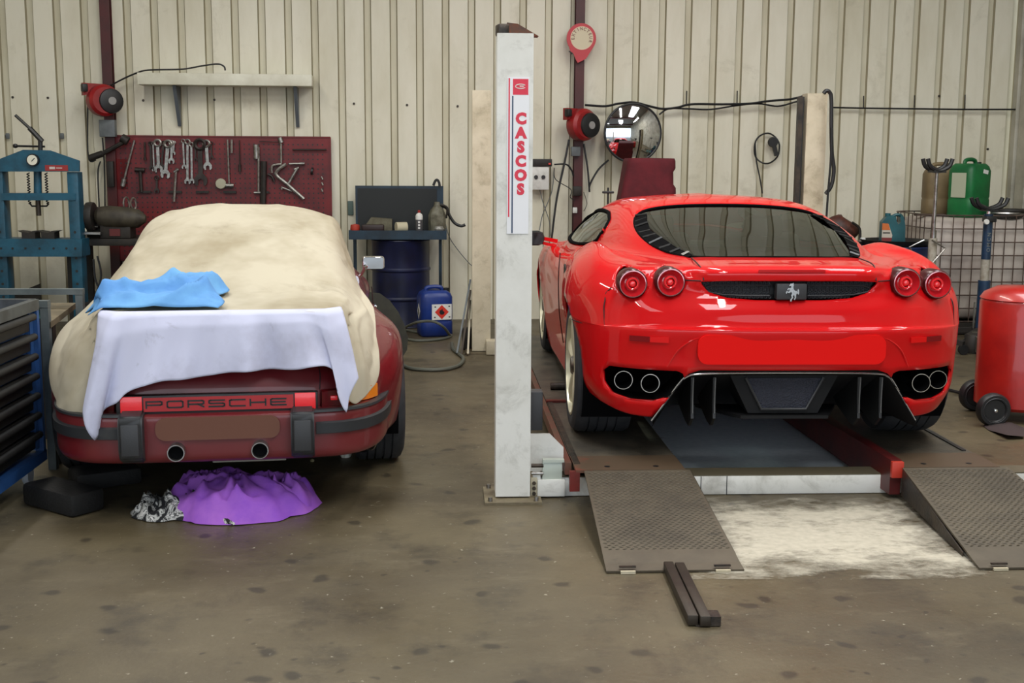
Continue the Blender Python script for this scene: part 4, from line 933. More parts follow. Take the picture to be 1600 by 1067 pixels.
# white sheet hanging over the spoiler edge
def build_white_cloth():
    hem=[(150,600),(133,635),(155,681),(163,640),(186,626),(200,612),(225,600),(262,590),(310,585),(345,580),(375,578),(420,576),(460,573),(490,567),(512,570),(526,585),(528,612),(541,642),(546,615),(560,588)]
    H=[ploc(x,y,.07) for x,y in hem]
    top=[(-.478,.14),(-.476,.12),(-.472,.10),(-.455,.09),(-.43,.085)]
    n=120; m=34; vs=[]
    # arclength on hem
    Hs=bz(H,6); L_=[0]
    for a,b in zip(Hs[:-1],Hs[1:]): L_.append(L_[-1]+max((b-a).length*.55,abs(b.x-a.x)))
    for i in range(n+1):
        t=i/n; s_=t*L_[-1]; k=max(j for j in range(len(L_)) if L_[j]<=s_+1e-9); k=min(k,len(Hs)-2); f=(s_-L_[k])/max(L_[k+1]-L_[k],1e-6)
        h=Hs[k].lerp(Hs[k+1],min(1,f)); xt=-.478+(.478+.515)*t
        ytop=.088+.14*max(0,abs(t-.5)*2-.86)*3.5
        for j in range(m+1):
            q=j/m
            if q<.18: # lying on the spoiler
                u=q/.18; x=xt*(.985+.015*u); y=ytop+.035*(1-u); z=max(cover_z(x,y),.872)+.016; 
                if u>.9: z-=.004*(u-.9)*10
            else:
                u=(q-.18)/.82; x=xt+(h.x-xt)*u**.85; z=.888+(h.z-.888)*u; 
                sag=.010+.022*min(1,u*5)+.035*u
                fold=math.sin(t*26+1.2*math.sin(t*9))*.026*u+math.sin(t*61+2+q)*.009*u+math.sin(t*13+q*2.2)*.018*q+ .03*max(0,1-abs(t-.10)/.05)*u-.03*max(0,1-abs(t-.93)/.04)*u
                y=ytop-sag-fold-.012
                z+=math.sin(t*19+q*3)*.004*u
            vs.append((x,y,z))
    m_=mat('cloth_white',srgb(200,202,226),.85,col2=srgb(166,166,186),scale=3.5,lo=.5,hi=.78,bump=.35,bscale=9,detail=8,stain=(srgb(96,92,100),5.5,.60,.76,.55))
    o=obj('white_sheet',vs,grid_faces(n+1,m+1),m_,None,True,PO,PB); o.modifiers.new('t','SOLIDIFY').thickness=.003
    tag(o,'stained white sheet hanging over the rear spoiler with two pointed corners','sheet')
build_white_cloth()
# blue cloth bundled on the left of the spoiler
def build_blue_cloth():
    x0,x1=-.535,.0; n=70; m=40; vs=[]
    for i in range(n+1):
        t=i/n
        for j in range(m+1):
            q=j/m; x=x0+(x1-x0)*t+.02*math.sin(q*9); yb=.16 if t>.06 else .22; yf=.34+.30*min(1,t*1.8)**.8-.05*max(0,t-.9)*10*q
            y=yb+(yf-yb)*q
            rg=1-abs(noise.noise(Vector((x*3.2+q*1.2,y*5-x*3.5,2.3))))*3.2
            rg2=1-abs(noise.noise(Vector((x*6-3*y,y*7+4*x,7.7))))*3
            env=min(1,4*q*(1-q)*1.4+.12)*min(1,6*t+.2)*min(1,8*(1-t)+.15)
            z=max(cover_z(x,y),.872)+.018+env*(.045+max(0,rg)*.055+max(0,rg2)*.022)
            if x<-.47: z-=(-.47-x)*.5
            vs.append((x,y,z))
    CT=bvh_of([COVER]); CTv=push_out(vs,CT,.012)
    o=obj('blue_cloth',CTv,grid_faces(n+1,m+1),mat('cloth_blue',srgb(104,162,212),.8,col2=srgb(84,138,198),scale=5),None,True,PO,PB); o.modifiers.new('t','SOLIDIFY').thickness=.003
    tag(o,'light blue cloth crumpled on the cover at the left end of the spoiler','cloth')
build_blue_cloth()

# ---------------------------------------------------------------- hydraulic press, bench and grinder
M_teal=mat('press_blue',srgb(24,84,108),.5,col2=srgb(14,54,70),scale=6,lo=.4,hi=.7)
M_tealD=mat('press_blue_dark',srgb(18,58,74),.5,col2=srgb(12,34,44),scale=6)
M_dark=mat('oily_black',srgb(24,22,20),.6,col2=srgb(44,38,32),scale=14)
M_olive=mat('grinder_olive',srgb(70,64,50),.6,col2=srgb(44,38,30),scale=10)
def wv(px,py,Y,base): return at_y(px,py,Y)-base
def build_press():
    Y=10.35; B=at_y(57,255,Y); B.z=0
    p=thing('hydraulic_press','teal blue hydraulic shop press with white pressure gauge, at the back left','press',B)
    q=lambda x,y,d=0:wv(x,y,Y-d,B)
    def poly(name,pts,m,d0,dep,par=p):
        P=[q(x,y,d0) for x,y in pts]; return MB().prism([(v.x,v.z) for v in P],(0,-d0,0),(1,0,0),(0,0,1),(0,dep,0)).build(name,m,par)
    poly('crown',[(0-9,252),(0,248),(36,234),(78,235),(124,251),(124,268),(-9,268)],M_teal,.09,.02)
    poly('crown',[(-9,252),(0,248),(36,234),(78,235),(124,251),(124,268),(-9,268)],M_tealD,-.08,.02)
    for x0,x1 in ((-10,8),(108,125)):
        a=q(x0,268).x;b=q(x1,268).x
        MB().box(((a+b)/2,0,q(0,268).z/2),(b-a,.14,q(0,268).z),bev=.006).build('upright',M_teal,p)
        for z in [.35+k*.11 for k in range(6)]:
            MB().lathe([(0,-.072),(.012,-.072)],((a+b)/2,0,z),'Y',10).build('pin_hole',M_black,p)
    poly('cross_beam',[(2,302),(118,302),(118,313),(2,313)],M_teal,.08,.16)
    b=poly('bed_beam',[(-12,373),(128,374),(128,401),(-12,401)],M_teal,.12,.24)
    for x in (2,20,40,62,84,104,118): 
        c=q(x,388,.12); MB().lathe([(0,-.125),(.010,-.125)],(c.x,0,c.z),'Y',10).build('bolt_hole',M_black,b)
    c0=q(59,268);c1=q(59,304)
    MB().cyl((c0.x,0,c0.z+.02),(c1.x,0,c1.z),.032,n=18).build('cylinder',M_teal,p)
    c2=q(61,337); MB().cyl((c1.x,0,c1.z),(c1.x,0,c2.z),.020,n=14).build('ram',M_darkmetal,p)
    MB().tube([q(47,318),q(50,322),q(73,322),q(76,318)],.008,6).build('ram_bracket',M_black,p)
    for x in (45,73):
        a=q(x,270);b_=q(x,318); pts=[Vector((a.x+.010*math.cos(k*.9),.010*math.sin(k*.9)-.02,a.z+(b_.z-a.z)*k/80)) for k in range(81)]
        MB().tube(pts,.005,5).build('return_spring',M_black,p)
    g=q(51,250,.12); ga=MB().lathe([(0,-.01),(.050,-.01),(.052,.0),(.050,.03),(0,.03)],(g.x,-.12,g.z),'Y',24).build('gauge',M_black,p)
    MB().lathe([(0,-.012),(.042,-.012)],(g.x,-.12,g.z),'Y',24).build('dial',mat('dial',srgb(225,222,205),.4),ga)
    MB().bar((g.x-.005,-.134,g.z-.01),(g.x+.02,-.134,g.z+.015),.005).build('needle',M_black,ga)
    for x in (36,61,): pass
    n0=q(70,258,.1);n1=q(106,267,.1); np_=MB().box(((n0.x+n1.x)/2,-.093,(n0.z+n1.z)/2),(n1.x-n0.x,.006,n0.z-n1.z)).build('name_plate',mat('plate_red2',srgb(150,40,40),.4),p)
    MB().box(((n0.x*2.2+n1.x*1)/3.2,-.097,(n0.z+n1.z)/2),(.045,.002,.02)).box(((n0.x+n1.x*1.6)/2.6,-.097,(n0.z+n1.z)/2),(.05,.002,.008)).build('plate_print',mat('print_white',srgb(200,190,185),.5),np_)
    h=MB().tube([q(24,180),q(48,202)],.013,8).tube([q(46,200),q(66,221)],.022,8).build('pump_handle',M_black,p)
    MB().tube([q(63,218),q(63,236)],.020,8).build('pump_body',M_black,p)
    MB().tube([q(24,228),q(70,229)],.009,8).build('release_lever',M_black,p)
    k=q(24,228); MB().lathe([(0,-.02),(.017,-.014),(.022,0),(.017,.014),(0,.02)],k,'Z',12).build('lever_knob',M_black,p)
    for i,x in enumerate((49,79)):
        c=q(x,374); v=MB().prism([(-.09,.075),(-.055,.06),(-.055,0),(.055,0),(.055,.06),(.09,.075),(.03,.072),(-.0,.055),(-.03,.066)],(0,0,0),(1,0,0),(0,0,1),(0,.14,0)).build('v_block',M_dark,None,loc=(B.x+c.x,B.y-.07,c.z+.002))
        tag(v,['black steel V-block on the press bed, left of the pair','black steel V-block on the press bed, right of the pair'][i],'block')
    bd=MB().prism([(0,0),(.27,0),(.27,.40),(0,.29)],at_y(16,470,10.9).xyz*1.0,(1,0,0),(0,0,1),(0,.02,0)).build('board',M_dark)
    bd.location.z-=min((v.co.z for v in bd.data.vertices)); tag(bd,'black board standing on edge behind the press','board')
build_press()
def build_bench():
    Y=10.55; B=at_y(190,372,Y); zt=B.z; B.z=0
    t=thing('workbench','dark grimy workbench in front of the red pegboard','workbench',B)
    MB().box((.36,.2,zt-.03),(1.65,.62,.06),bev=.005).build('bench_top',M_dark,t)
    for x in (-.42,1.1):
        for y in (-.06,.46): MB().box((x,y,(zt-.06)/2),(.06,.06,zt-.06)).build('leg',M_dark,t)
    MB().box((.35,.2,.25),(1.5,.5,.03)).build('shelf',M_dark,t)
    g=thing('bench_grinder','dusty olive bench grinder with guarded wheels on the workbench','grinder',(B.x,B.y,zt))
    a=at_y(150,338,Y-.05)-Vector((B.x,B.y,zt));b=at_y(228,342,Y-.05)-Vector((B.x,B.y,zt))
    MB().tube([a,a+Vector((.03,0,0)),a*.75+b*.25,a*.4+b*.6,a*.15+b*.85,b],[.055,.085,.098,.095,.08,.03],18).build('motor',M_olive,g)
    MB().lathe([(0,-.03),(.12,-.03),(.125,0),(.12,.03),(0,.03)],a+Vector((-.045,0,0)),'X',22).build('wheel_guard',M_dark,g)
    MB().lathe([(0,-.015),(.10,-.015),(.10,.015),(0,.015)],a+Vector((-.09,0,0)),'X',22).build('grinding_wheel',mat('stone_grey',srgb(150,146,136),.8),g)
    MB().box((a.x+.17,0,a.z*.42),(.26,.2,a.z*.82),bev=.01).build('base',M_dark,g)
    MB().box((a.x+.17,-.105,.055),(.09,.01,.06)).build('red_label',mat('dim_red',srgb(90,30,30),.6),g)
    MB().box((a.x-.02,-.1,.05),(.16,.12,.02)).build('tool_rest',M_steel,g)
    c=at_y(203,318,Y+.05)
    r=thing('band_clamp','grey steel ring clamp standing on top of the bench grinder','clamp',c)
    for dx,rr in ((-.03,.055),(.03,.048)):
        MB().tube([Vector((dx+.018*math.cos(k*.26),rr*math.cos(k*.26)*.4,rr*math.sin(k*.26))) for k in range(24)],.008,6,closed=True).build('ring',M_steel,r)
    v=thing('bench_vice','black bench vice on the left end of the workbench','vice',(at_y(141,372,Y).x,Y+.16,zt))
    MB().box((0,0,.05),(.12,.12,.10),bev=.01).box((0,-.05,.13),(.16,.06,.08),bev=.01).build('body',M_dark,v)
    MB().box((0,-.13,.13),(.16,.05,.08),bev=.01).build('jaw',M_dark,v)
    MB().tube([(-.08,-.2,.10),(.08,-.2,.10)],.007,6).build('handle',M_steel,v)
    MB().box((.0,.0,.22),(.10,.05,.09),bev=.02).build('anvil',M_dark,v)
    for k,(pts,lab) in enumerate((([(146,405),(150,440),(165,462),(172,478)],'black cable looping below the workbench'),([(152,400),(158,430),(150,460)],'thin black cable hanging below the workbench, nearer the press'))):
        o=MB().tube(bz([at_y(x,y,10.45) for x,y in pts],5),.009,6).build('cable',M_black); tag(o,lab,'cable')
    o=MB().box((0,0,.15),(.28,.25,.30),bev=.04).build('tool_bag',M_dark,loc=(at_y(150,450,10.3).x,10.25,0)); tag(o,'black tool bag on the floor under the workbench','bag')
build_bench()

# ---------------------------------------------------------------- pegboard and tools
M_peg=mat('pegboard_red',srgb(118,24,28),.5,col2=srgb(82,20,24),scale=4)
def wallthing(name,label,cat,px,py,d,group=None):
    return on_wall(px,py,d)
def build_pegboard():
    p0=on_wall(178,212,.05);p1=on_wall(516,215,.05);L_=(p1-p0).dot(WD); zt=p0.z; zb=zt-1.15
    g=thing('pegboard','dark red perforated steel tool board on the wall above the workbench','pegboard',(p0.x,p0.y,zb),WB)
    MB().box((L_/2,0,(zt-zb)/2),(L_,.012,zt-zb)).build('board',M_peg,g)
    for z in (zt-zb-.0,.0): MB().box((L_/2,.0,z),(L_,.03,.012)).build('rim',M_peg,g)
    for x in (0,L_): MB().box((x,.0,(zt-zb)/2),(.012,.03,zt-zb)).build('rim',M_peg,g)
    mb=MB()
    nx=int(L_/.045); nz=int((zt-zb)/.045)
    for i in range(1,nx):
        for j in range(1,nz):
            x=i*.045+.01;z=j*.045; s_=.0065
            mb.add([(x-s_,-.0075,z-s_),(x+s_,-.0075,z-s_),(x+s_,-.0075,z+s_),(x-s_,-.0075,z+s_)],[(0,1,2,3)])
    o=mb.build('peg_holes',M_black,g); o['kind']='stuff'
    MB().box((.06,-.004,.80),(.10,.004,.28)).build('paint_patch',mat('peg_bright',srgb(150,26,30),.5),g)
    for x in (.22,.5,.75,1.0,1.3): MB().bar((x-.02,-.03,.64),(x+.10,-.03,.64),.012,.02).build('hook_rail',M_dark,g)
build_pegboard()
M_tool=mat('tool_steel',srgb(168,166,160),.35,.7,col2=srgb(120,116,110),scale=30)
M_toold=mat('tool_dark',srgb(66,58,54),.5,.5,col2=srgb(44,38,36),scale=20)
GT='tools hanging on the red pegboard'
def place(mb_,name,label,cat,m,group=GT):
    o=mb_.build(name,m); tag(o,label,cat,group); return o
def wrench(a,b,wd,m,label,d=.085,ring=True,open_=True):
    A=on_wall(*a,d);B=on_wall(*b,d); D=(B-A); L_=D.length; D.normalize(); S_=D.cross(WN).normalized()
    mb=MB(); w_=wd
    r=w_*1.15
    if ring: mb.tube([A+D*r+D*(r*.78)*math.cos(t)+S_*(r*.78)*math.sin(t) for t in [2*PI*k/14 for k in range(14)]],w_*.36,6,closed=True)
    s0=A+D*(2*r if ring else 0); s1=B-D*(r*1.5 if open_ else 0)
    mb.bar(s0-D*.004,s1+D*.004,w_*.85,.008,WN)
    if open_:
        o=B-D*r*1.1
        P=[(-.5,-.9),(.5,-.9),(1.05,-.2),(1.05,.55),(.75,1.0),(.42,.95),(.42,.1),(.0,-.15),(-.42,.1),(-.42,.95),(-.75,1.0),(-1.05,.55),(-1.05,-.2)]
        mb.prism([(x*r,y*r) for x,y in P],o-WN*.005,S_,D,WN*.010)
    return place(mb,'wrench',label,'wrench',m)
WR=[((246,217),(248,270),.022,M_tool,'large combination wrench with a bright ring, leftmost of the thick bunch'),
((239,221),(241,268),.010,M_tool,'narrow bright wrench at the left edge of the thick bunch'),
((235,221),(237,266),.013,M_toold,'dull dark wrench behind the narrow bright one at the bunch\'s left'),
((263,218),(258,279),.024,M_tool,'longest and widest open-ended wrench in the middle of the bunch'),
((256,220),(252,264),.014,M_toold,'dark wrench half hidden in the middle of the bunch'),
((268,219),(268,256),.016,M_tool,'short open-ended wrench at the right of the bunch'),
((272,220),(271,242),.010,M_tool,'short curved-looking wrench furthest right in the bunch'),
((286,217),(288,264),.012,M_tool,'slim wrench, first of the row right of the bunch'),
((293,217),(293,288),.016,M_tool,'long wrench, second of the row right of the bunch'),
((299,222),(300,287),.014,M_tool,'long wrench with bright lower end, third of the row right of the bunch'),
((312,216),(314,291),.034,M_toold,'very wide black wrench left of the single bright wrench'),
((322,218),(325,266),.022,M_tool,'single bright combination wrench hanging right of the wide black one'),
((330,221),(331,249),.010,M_toold,'short dark wrench beside the single bright wrench'),
((245,274),(245,302),.014,M_toold,'small dark wrench hanging in the second row below the bunch'),
((305,220),(306,252),.010,M_toold,'thin dark wrench between the long wrenches and the wide black one')]
for w_ in WR: wrench(w_[0],w_[1],w_[2]*1.45,w_[3],w_[4])
def rodtool(pts,r,m,name,label,cat,d=.085,knobs=(),n=8):
    mb=MB(); P=[on_wall(x,y,d) for x,y in pts]
    mb.tube(bz(P,4) if len(P)>2 else P,r,n)
    for (x0,y0,x1,y1,rr) in knobs: mb.cyl(on_wall(x0,y0,d),on_wall(x1,y1,d),rr,n=12)
    return place(mb,name,label,cat,m)
rodtool([(210,219),(193,284)],.010,M_tool,'socket_bar','long extension bar with a socket, hanging slanted at the left','bar',knobs=[(194,280,191.5,291,.022)])
rodtool([(275,268),(272,315)],.012,M_tool,'tappet_lever','bright lever with a hooked head hanging below the bunch','lever',knobs=[(272,269,279,264,.014)])
rodtool([(219,268),(221,300)],.016,M_toold,'hammer','dark hammer with a brown handle in the lower left of the board','hammer',knobs=[(211,265,226,266,.022)])
rodtool([(355.5,218),(358,287)],.008,M_tool,'rod','long thin bright rod with a dark round foot','rod',knobs=[(353,290,365,290,.02)])
rodtool([(362,218),(362,239)],.012,M_tool,'punch','short bright punch beside the long thin rod','punch')
rodtool([(374,219),(375,268)],.005,M_toold,'screwdriver','thin screwdriver with a bright tip right of the long rod','screwdriver',knobs=[(374.5,257,374.8,268,.013)])
rodtool([(404,230),(404,300)],.010,M_tool,'bar_clamp','upright bright bar clamp with a grey jaw','clamp',knobs=[(400,226,401,248,.026),(397,301,408,301,.012),(404,244,404,252,.014)])
rodtool([(412,252),(411,318)],.030,M_dark,'strap','wide black strap hanging beside the bar clamp','strap')
rodtool([(439,224),(439.5,255)],.010,M_tool,'socket_spinner','bright upright socket spinner hanging from a black knob','spinner',knobs=[(437,215,440,223,.022)])
rodtool([(425,270),(424.5,262),(428,258),(440,256.5)],.011,M_tool,'hex_elbow','bright angled hex key left of the bearing puller','hex key')
rodtool([(452,256),(476,255.5)],.009,M_tool,'short_bar','short bright horizontal bar pointing right','bar',knobs=[(468,255.7,476,255.5,.014)])
rodtool([(447,256),(431,271),(449,288),(475,311)],.017,M_tool,'puller','large steel bearing puller with three arms, right half of the board','puller',d=.10,knobs=[(449,290,464,264,.014),(460,265,467,262,.012)])
rodtool([(441,293),(456,299)],.008,M_tool,'small_bar','small bright bar below the bearing puller','bar',knobs=[(440,296,440.5,291,.010)])
rodtool([(418,272),(425,276),(428,284)],.012,M_toold,'caliper','curved grey caliper jaw behind the strap','caliper')
rodtool([(457,234),(510,234)],.008,M_dark,'peg_row','row of black pegs near the right end of the board','peg rail')
rodtool([(486,267),(489,267.5)],.035,M_black,'round_hook','black round knob near the right edge of the board','knob',n=14)
for k,(x,y) in enumerate(((503,278),(503.5,287),(503,297))):
    rodtool([(x-1,y-2),(x+1,y+2.5)],.009,M_tool,'bit',['small bright bit, top of the three at the right edge','small bright bit, middle of the three at the right edge','small dull bit, bottom of the three at the right edge'][k],'bit')
rodtool([(226,222),(226.5,246)],.008,M_toold,'thin_key','thin dark key with a pale tip right of the extension bar','key',knobs=[(226.5,246,226.7,250,.013)])
pk=MB().lathe([(0,-.015),(.045,-.012),(.05,0),(.045,.01),(0,.01)],(0,0,0),'Y',16).build('puck',mat('pale_tape',srgb(176,172,150),.7),loc=on_wall(345,287,.09)); tag(pk,'pale roll of tape hanging at the middle of the board','tape',GT)
rodtool([(141,247),(160,240),(195,221)],.020,M_dark,'sledge_hammer','long black hammer leaning across the left edge of the board','hammer',d=.16,knobs=[(190,215,200,221,.04),(140,247,160,240,.03)])
rodtool([(405,221),(436,222)],.004,M_toold,'thin_rail','thin dark rail between the clamp and the socket spinner','rail')
rodtool([(432,324),(446,325)],.03,M_dark,'black_tray','black tool tray at the bottom of the board, above the cream sheet','tray')

# shelf, reels, boxes, sign, mirror
def build_shelf():
    a=on_wall(214,113,.27);b=on_wall(487,118,.27);L_=(b-a).dot(WD)
    t=thing('wall_shelf','white wooden wall shelf on two grey brackets above the pegboard','shelf',wpt((a-WP).dot(WD),0.0,a.z-.105),WB)
    MB().box((L_/2,-.145,.052),(L_,.25,.104),bev=.004).build('shelf_board',mat('shelf_white',srgb(228,226,208),.5,col2=srgb(206,202,182),scale=4),t)
    for x in (.31,L_-.16):
        MB().prism([(0,0),(-.22,0),(-.02,-.36),(0,-.36)],(x-.012,-.005,-.002),(0,1,0),(0,0,1),(.03,0,0)).build('bracket',mat('bracket_grey',srgb(92,98,104),.5),t)
    c=MB().tube(bz([on_wall(x,y,.12) for x,y in ((172,134),(195,122),(214,114))]+[on_wall(x,y,.24) for x,y in ((232,109.5),(285,108),(315,103),(340,100),(350,104),(352,110))],5),.008,6).build('cable',M_black); tag(c,'black cable running over the top of the white shelf','cable')
build_shelf()
M_reel=mat('reel_red',srgb(158,28,30),.4,col2=srgb(120,22,26),scale=5)
def reel(px,py,label,discx,s_=1.0):
    t=thing('hose_reel',label,'hose reel',on_wall(px,py,.24),WB+R(32))
    MB().lathe([(0,-.075),(.115*s_,-.075),(.140*s_,-.05),(.145*s_,0),(.14*s_,.05),(.11*s_,.075),(0,.075)],(0,0,0),'Y',30).build('drum',M_reel,t)
    MB().prism([(-.17*s_,.04),(-.17*s_,.15),(.02,.145),(.1,.10)],(0,0,0),(1,0,0),(0,0,1),(0,.06,0)).build('outlet_arm',M_reel,t)
    MB().box((-.165*s_,-.01,.105),(.05,.06,.07),bev=.01).build('roller',M_black,t)
    MB().lathe([(0,-.10),(.075*s_,-.10),(.105*s_,-.09),(.112*s_,-.07),(.0,-.07)],(discx,0,-.005),'Y',26).build('cover_disc',M_black,t)
    MB().lathe([(0,-.106),(.035,-.106),(.036,-.10)],(discx,0,-.005),'Y',18).build('hub_label',mat('label_grey',srgb(150,148,145),.5),t)
    MB().box((0,.115,.0),(.07,.12,.09)).build('mount',M_black,t)
reel(161,157,'red hose reel with a black disc on the left steel column',.05)
reel(909,195,'red hose reel with a black disc beside the round mirror',.04,1.05)
M_jb=mat('box_grey',srgb(110,116,118),.5,col2=srgb(86,90,92),scale=8)
def wbox(name,x0,y0,x1,y1,d,dep,m,label,cat,bev=.006,par=None):
    a=on_wall(x0,y0,d);b=on_wall(x1,y1,d); w_=(b-a).dot(WD);h_=a.z-b.z; c=(a+b)/2-WN*dep/2
    o=MB().box((0,0,0),(w_,dep,h_),bev=bev).build(name,m,par,loc=c,rotz=WB)
    if label: tag(o,label,cat)
    return o
wbox('junction_box',154,187,180,214,.20,.08,M_jb,'grey junction box under the left hose reel','junction box')
wbox('junction_box',893,229,907,244,.18,.06,M_jb,'small grey box under the right hose reel','junction box')
wbox('valve_box',896,291,909,306,.18,.06,M_dark,'dark valve block low on the right steel column','valve')
wbox('valve_box',166,252,178,292,.16,.05,M_dark,'dark pipe fitting on the left steel column beside the pegboard','valve')
wbox('switch_label',895,324,902,333,.14,.01,M_white,'small white tag on the right steel column','tag')
wbox('wall_label',8,208,15,217,.02,.012,M_jb,'small grey clip on the wall above the press, left one','clip')
wbox('wall_label',93,208,100,217,.02,.012,M_jb,'small grey clip on the wall above the press, right one','clip')
wbox('wall_patch',543,314,552,336,.02,.01,mat('patch_teal',srgb(90,108,100),.6),'faded green patch on the wall left of the parts washer','patch')
t=thing('socket_box','white wall socket box with plugs beside the near lift post','socket box',on_wall(845,270,.10),WB)
MB().box((-.01,0,-.05),(.17,.09,.22),bev=.008).build('housing',M_white,t)
MB().box((0,-.01,.095),(.20,.10,.07),bev=.006).build('charger',M_dark,t)
MB().box((.075,-.065,.085),(.02,.01,.015)).build('red_lamp',mat('led',srgb(220,60,50),.4),t)
for x in (-.05,.02): MB().lathe([(0,-.06),(.018,-.06),(.02,-.045),(0,-.045)],(x,0,-.04),'Y',12).build('plug',M_black,t)
def cable(pts,r,label,d=.05,m=None,Y=None,n=6):
    P=[(on_wall(x,y,d) if Y is None else at_y(x,y,Y)) for x,y in pts]
    o=MB().tube(bz(P,6),r,n).build('cable',m or M_black); tag(o,label,'cable'); return o
cable([(889,218),(882,255),(870,310),(862,372)],.010,'thick black hose hanging from the right hose reel down to the red coupe',.16)
cable([(912,225),(918,262),(921,298)],.009,'black hose dropping right of the steel column to a point',.10)
cable([(921,300),(922,288),(935,265),(951,250)],.009,'black hose curving up from the column towards the round mirror',.12)
cable([(866,257),(885,257),(893,266),(896,275)],.009,'black cable from the socket box to the steel column',.12)
cable([(866,262),(868,280),(892,296),(891,308),(898,313)],.004,'thin cable looping from the socket box to the valve block',.12)
cable([(840,280),(848,315),(858,345),(860,368)],.004,'thin grey cable hanging from the socket box, leaning right',.09,M_jb)
cable([(866,264),(862,300),(848,335),(843,360)],.004,'thin grey cable crossing behind the hanging hose',.08,M_jb)
cable([(912,300),(917,318),(912,330)],.003,'thin wire at the valve block',.06)
cable([(137,165),(138,245),(150,250)],.007,'black hose hanging from the left hose reel',.15)
cable([(157,252),(153,270),(155,325)],.007,'black cable running down the left column, outer one',.14)
cable([(160,215),(163,260),(164,325)],.007,'black cable running down the left column, inner one',.12)
cable([(914,164),(945,166),(966,162),(990,160),(1015,166),(1035,170),(1058,168),(1080,163),(1130,163),(1170,162),(1200,158),(1235,155),(1256,150)],.012,'black cable bundle crossing the wall above the round mirror',.10)
cable([(1030,179),(1045,170),(1075,170),(1110,171),(1150,165),(1185,162),(1215,166),(1240,160),(1256,156)],.009,'black cable dipping from the mirror to the far right post',.09)
cable([(1302,168),(1350,169),(1430,170),(1509,171),(1600,171)],.009,'black cable along the right part of the wall',.06)
for k,(x0,y0,y1) in enumerate(((1349.5,150,168),(1429,149,168),(1508,148,170),(1073,142,163),(1152,142,163))):
    o=MB().tube([on_wall(x0,y0,.03),on_wall(x0-.5,y1,.06)],.006,6).build('cable_hook',M_dark); tag(o,['cable hook on the right wall, first right of the far post','cable hook on the right wall, second right of the far post','cable hook nearest the right corner','cable hook above the cables, nearer the mirror','cable hook above the cables, nearer the far post'][k],'hook','hooks carrying the wall cable')
o=MB().tube(bz([at_y(x,y,9.25) for x,y in ((1287,146),(1291,142),(1296,144),(1299,155),(1299,200),(1300,240),(1303,265),(1299,290),(1290,303))],5),.016,8).build('hose',M_black); tag(o,'black hose looped over the top of the far right post','hose')
o=MB().tube(bz([at_y(x,y,9.22) for x,y in ((1299,200),(1298,250),(1294,300),(1291,345))],5),.009,6).build('hose',M_black); tag(o,'thin black hose hanging down the far right post','hose')
# hanging inspection lamp
t=thing('inspection_lamp','black inspection lamp with coiled lead hanging on the wall','lamp',on_wall(1198,232,.05),WB)
MB().tube([Vector((.125*math.cos(k*.22),-.01*math.sin(k),.145*math.sin(k*.22))) for k in range(28)],.008,6,closed=True).build('coil',M_black,t)
MB().tube(bz([(-.12,-.01,.05),(-.10,-.01,-.12),(-.06,-.01,-.28),(-.03,-.01,-.43)],5),.007,6).build('lead',M_black,t)
MB().lathe([(0,-.03),(.045,-.03),(.05,0),(0,.02)],(.05,-.02,.06),'Y',16).build('lamp_head',M_black,t)
MB().bar((.06,-.03,.03),(.09,-.03,-.07),.035).build('handle',M_black,t)
# fire extinguisher sign
t=thing('extinguisher_sign','red teardrop sign reading EXTINCTEUR on the steel column','sign',on_wall(908.5,60,.16),WB)
r_=.138; pts=[]
for k in range(33):
    a=R(-35+250*k/32); pts.append((r_*math.cos(a),r_*math.sin(a)))
pts+=[(-.10,-.12),(-.075,-.135),(-.045,-.20),(-.03,-.222),(.005,-.205),(.045,-.185)]
MB().prism(pts,(0,0,0),(1,0,0),(0,0,1),(0,.018,0)).build('sign_plate',mat('sign_red',srgb(190,52,60),.45),t)
MB().lathe([(0,-.003),(.104,-.003),(.104,0)],(0.004,0,.003),'Y',36).build('sign_face',mat('sign_cream',srgb(212,200,170),.5),t)
MB().lathe([(.104,-.003),(.108,-.004),(.108,0)],(0.004,0,.003),'Y',36).build('face_rim',mat('sign_pink',srgb(226,170,150),.5),t)
for k,ch in enumerate('EXTINCTEUR'):
    a=R(180-205*k/9+5); u=Vector((math.cos(a),0,math.sin(a)))
    text_mesh('letter',ch,.040,mat('sign_ink',srgb(120,70,60),.5),t,Vector((.004,-.0045,.003))+u*.083,(math.sin(a),0,-math.cos(a)),u,.0003,.0008,.9)
MB().box((-.10,-.005,-.13),(.04,.01,.012),ry=R(40)).build('clip',M_dark,t)
# round safety mirror
mp=on_wall(989,208,.30)
t=thing('safety_mirror','round convex safety mirror with black rim above the red coupe','mirror',mp,WB+R(4)); Rm=.268
prof=[(Rm*math.sin(R(a))/math.sin(R(22)),-( math.cos(R(a))-math.cos(R(22)))*Rm/math.sin(R(22))) for a in range(0,23,2)]
MB().lathe(prof,(0,0,0),'Y',48).build('mirror_face',mat('mirror_silver',(0,0,0)),t,smooth=80)
MB().tube([Vector((Rm*math.cos(2*PI*k/48),.004,Rm*math.sin(2*PI*k/48))) for k in range(48)],.012,8,closed=True).build('rim',M_black,t)
MB().cyl((0,.02,0),(-.0,.27,.0),.018).build('arm',M_dark,t)
MB().lathe([(0,.012),(Rm,.012),(Rm,.008)],(0,0,0),'Y',40).build('back_plate',M_black,t)

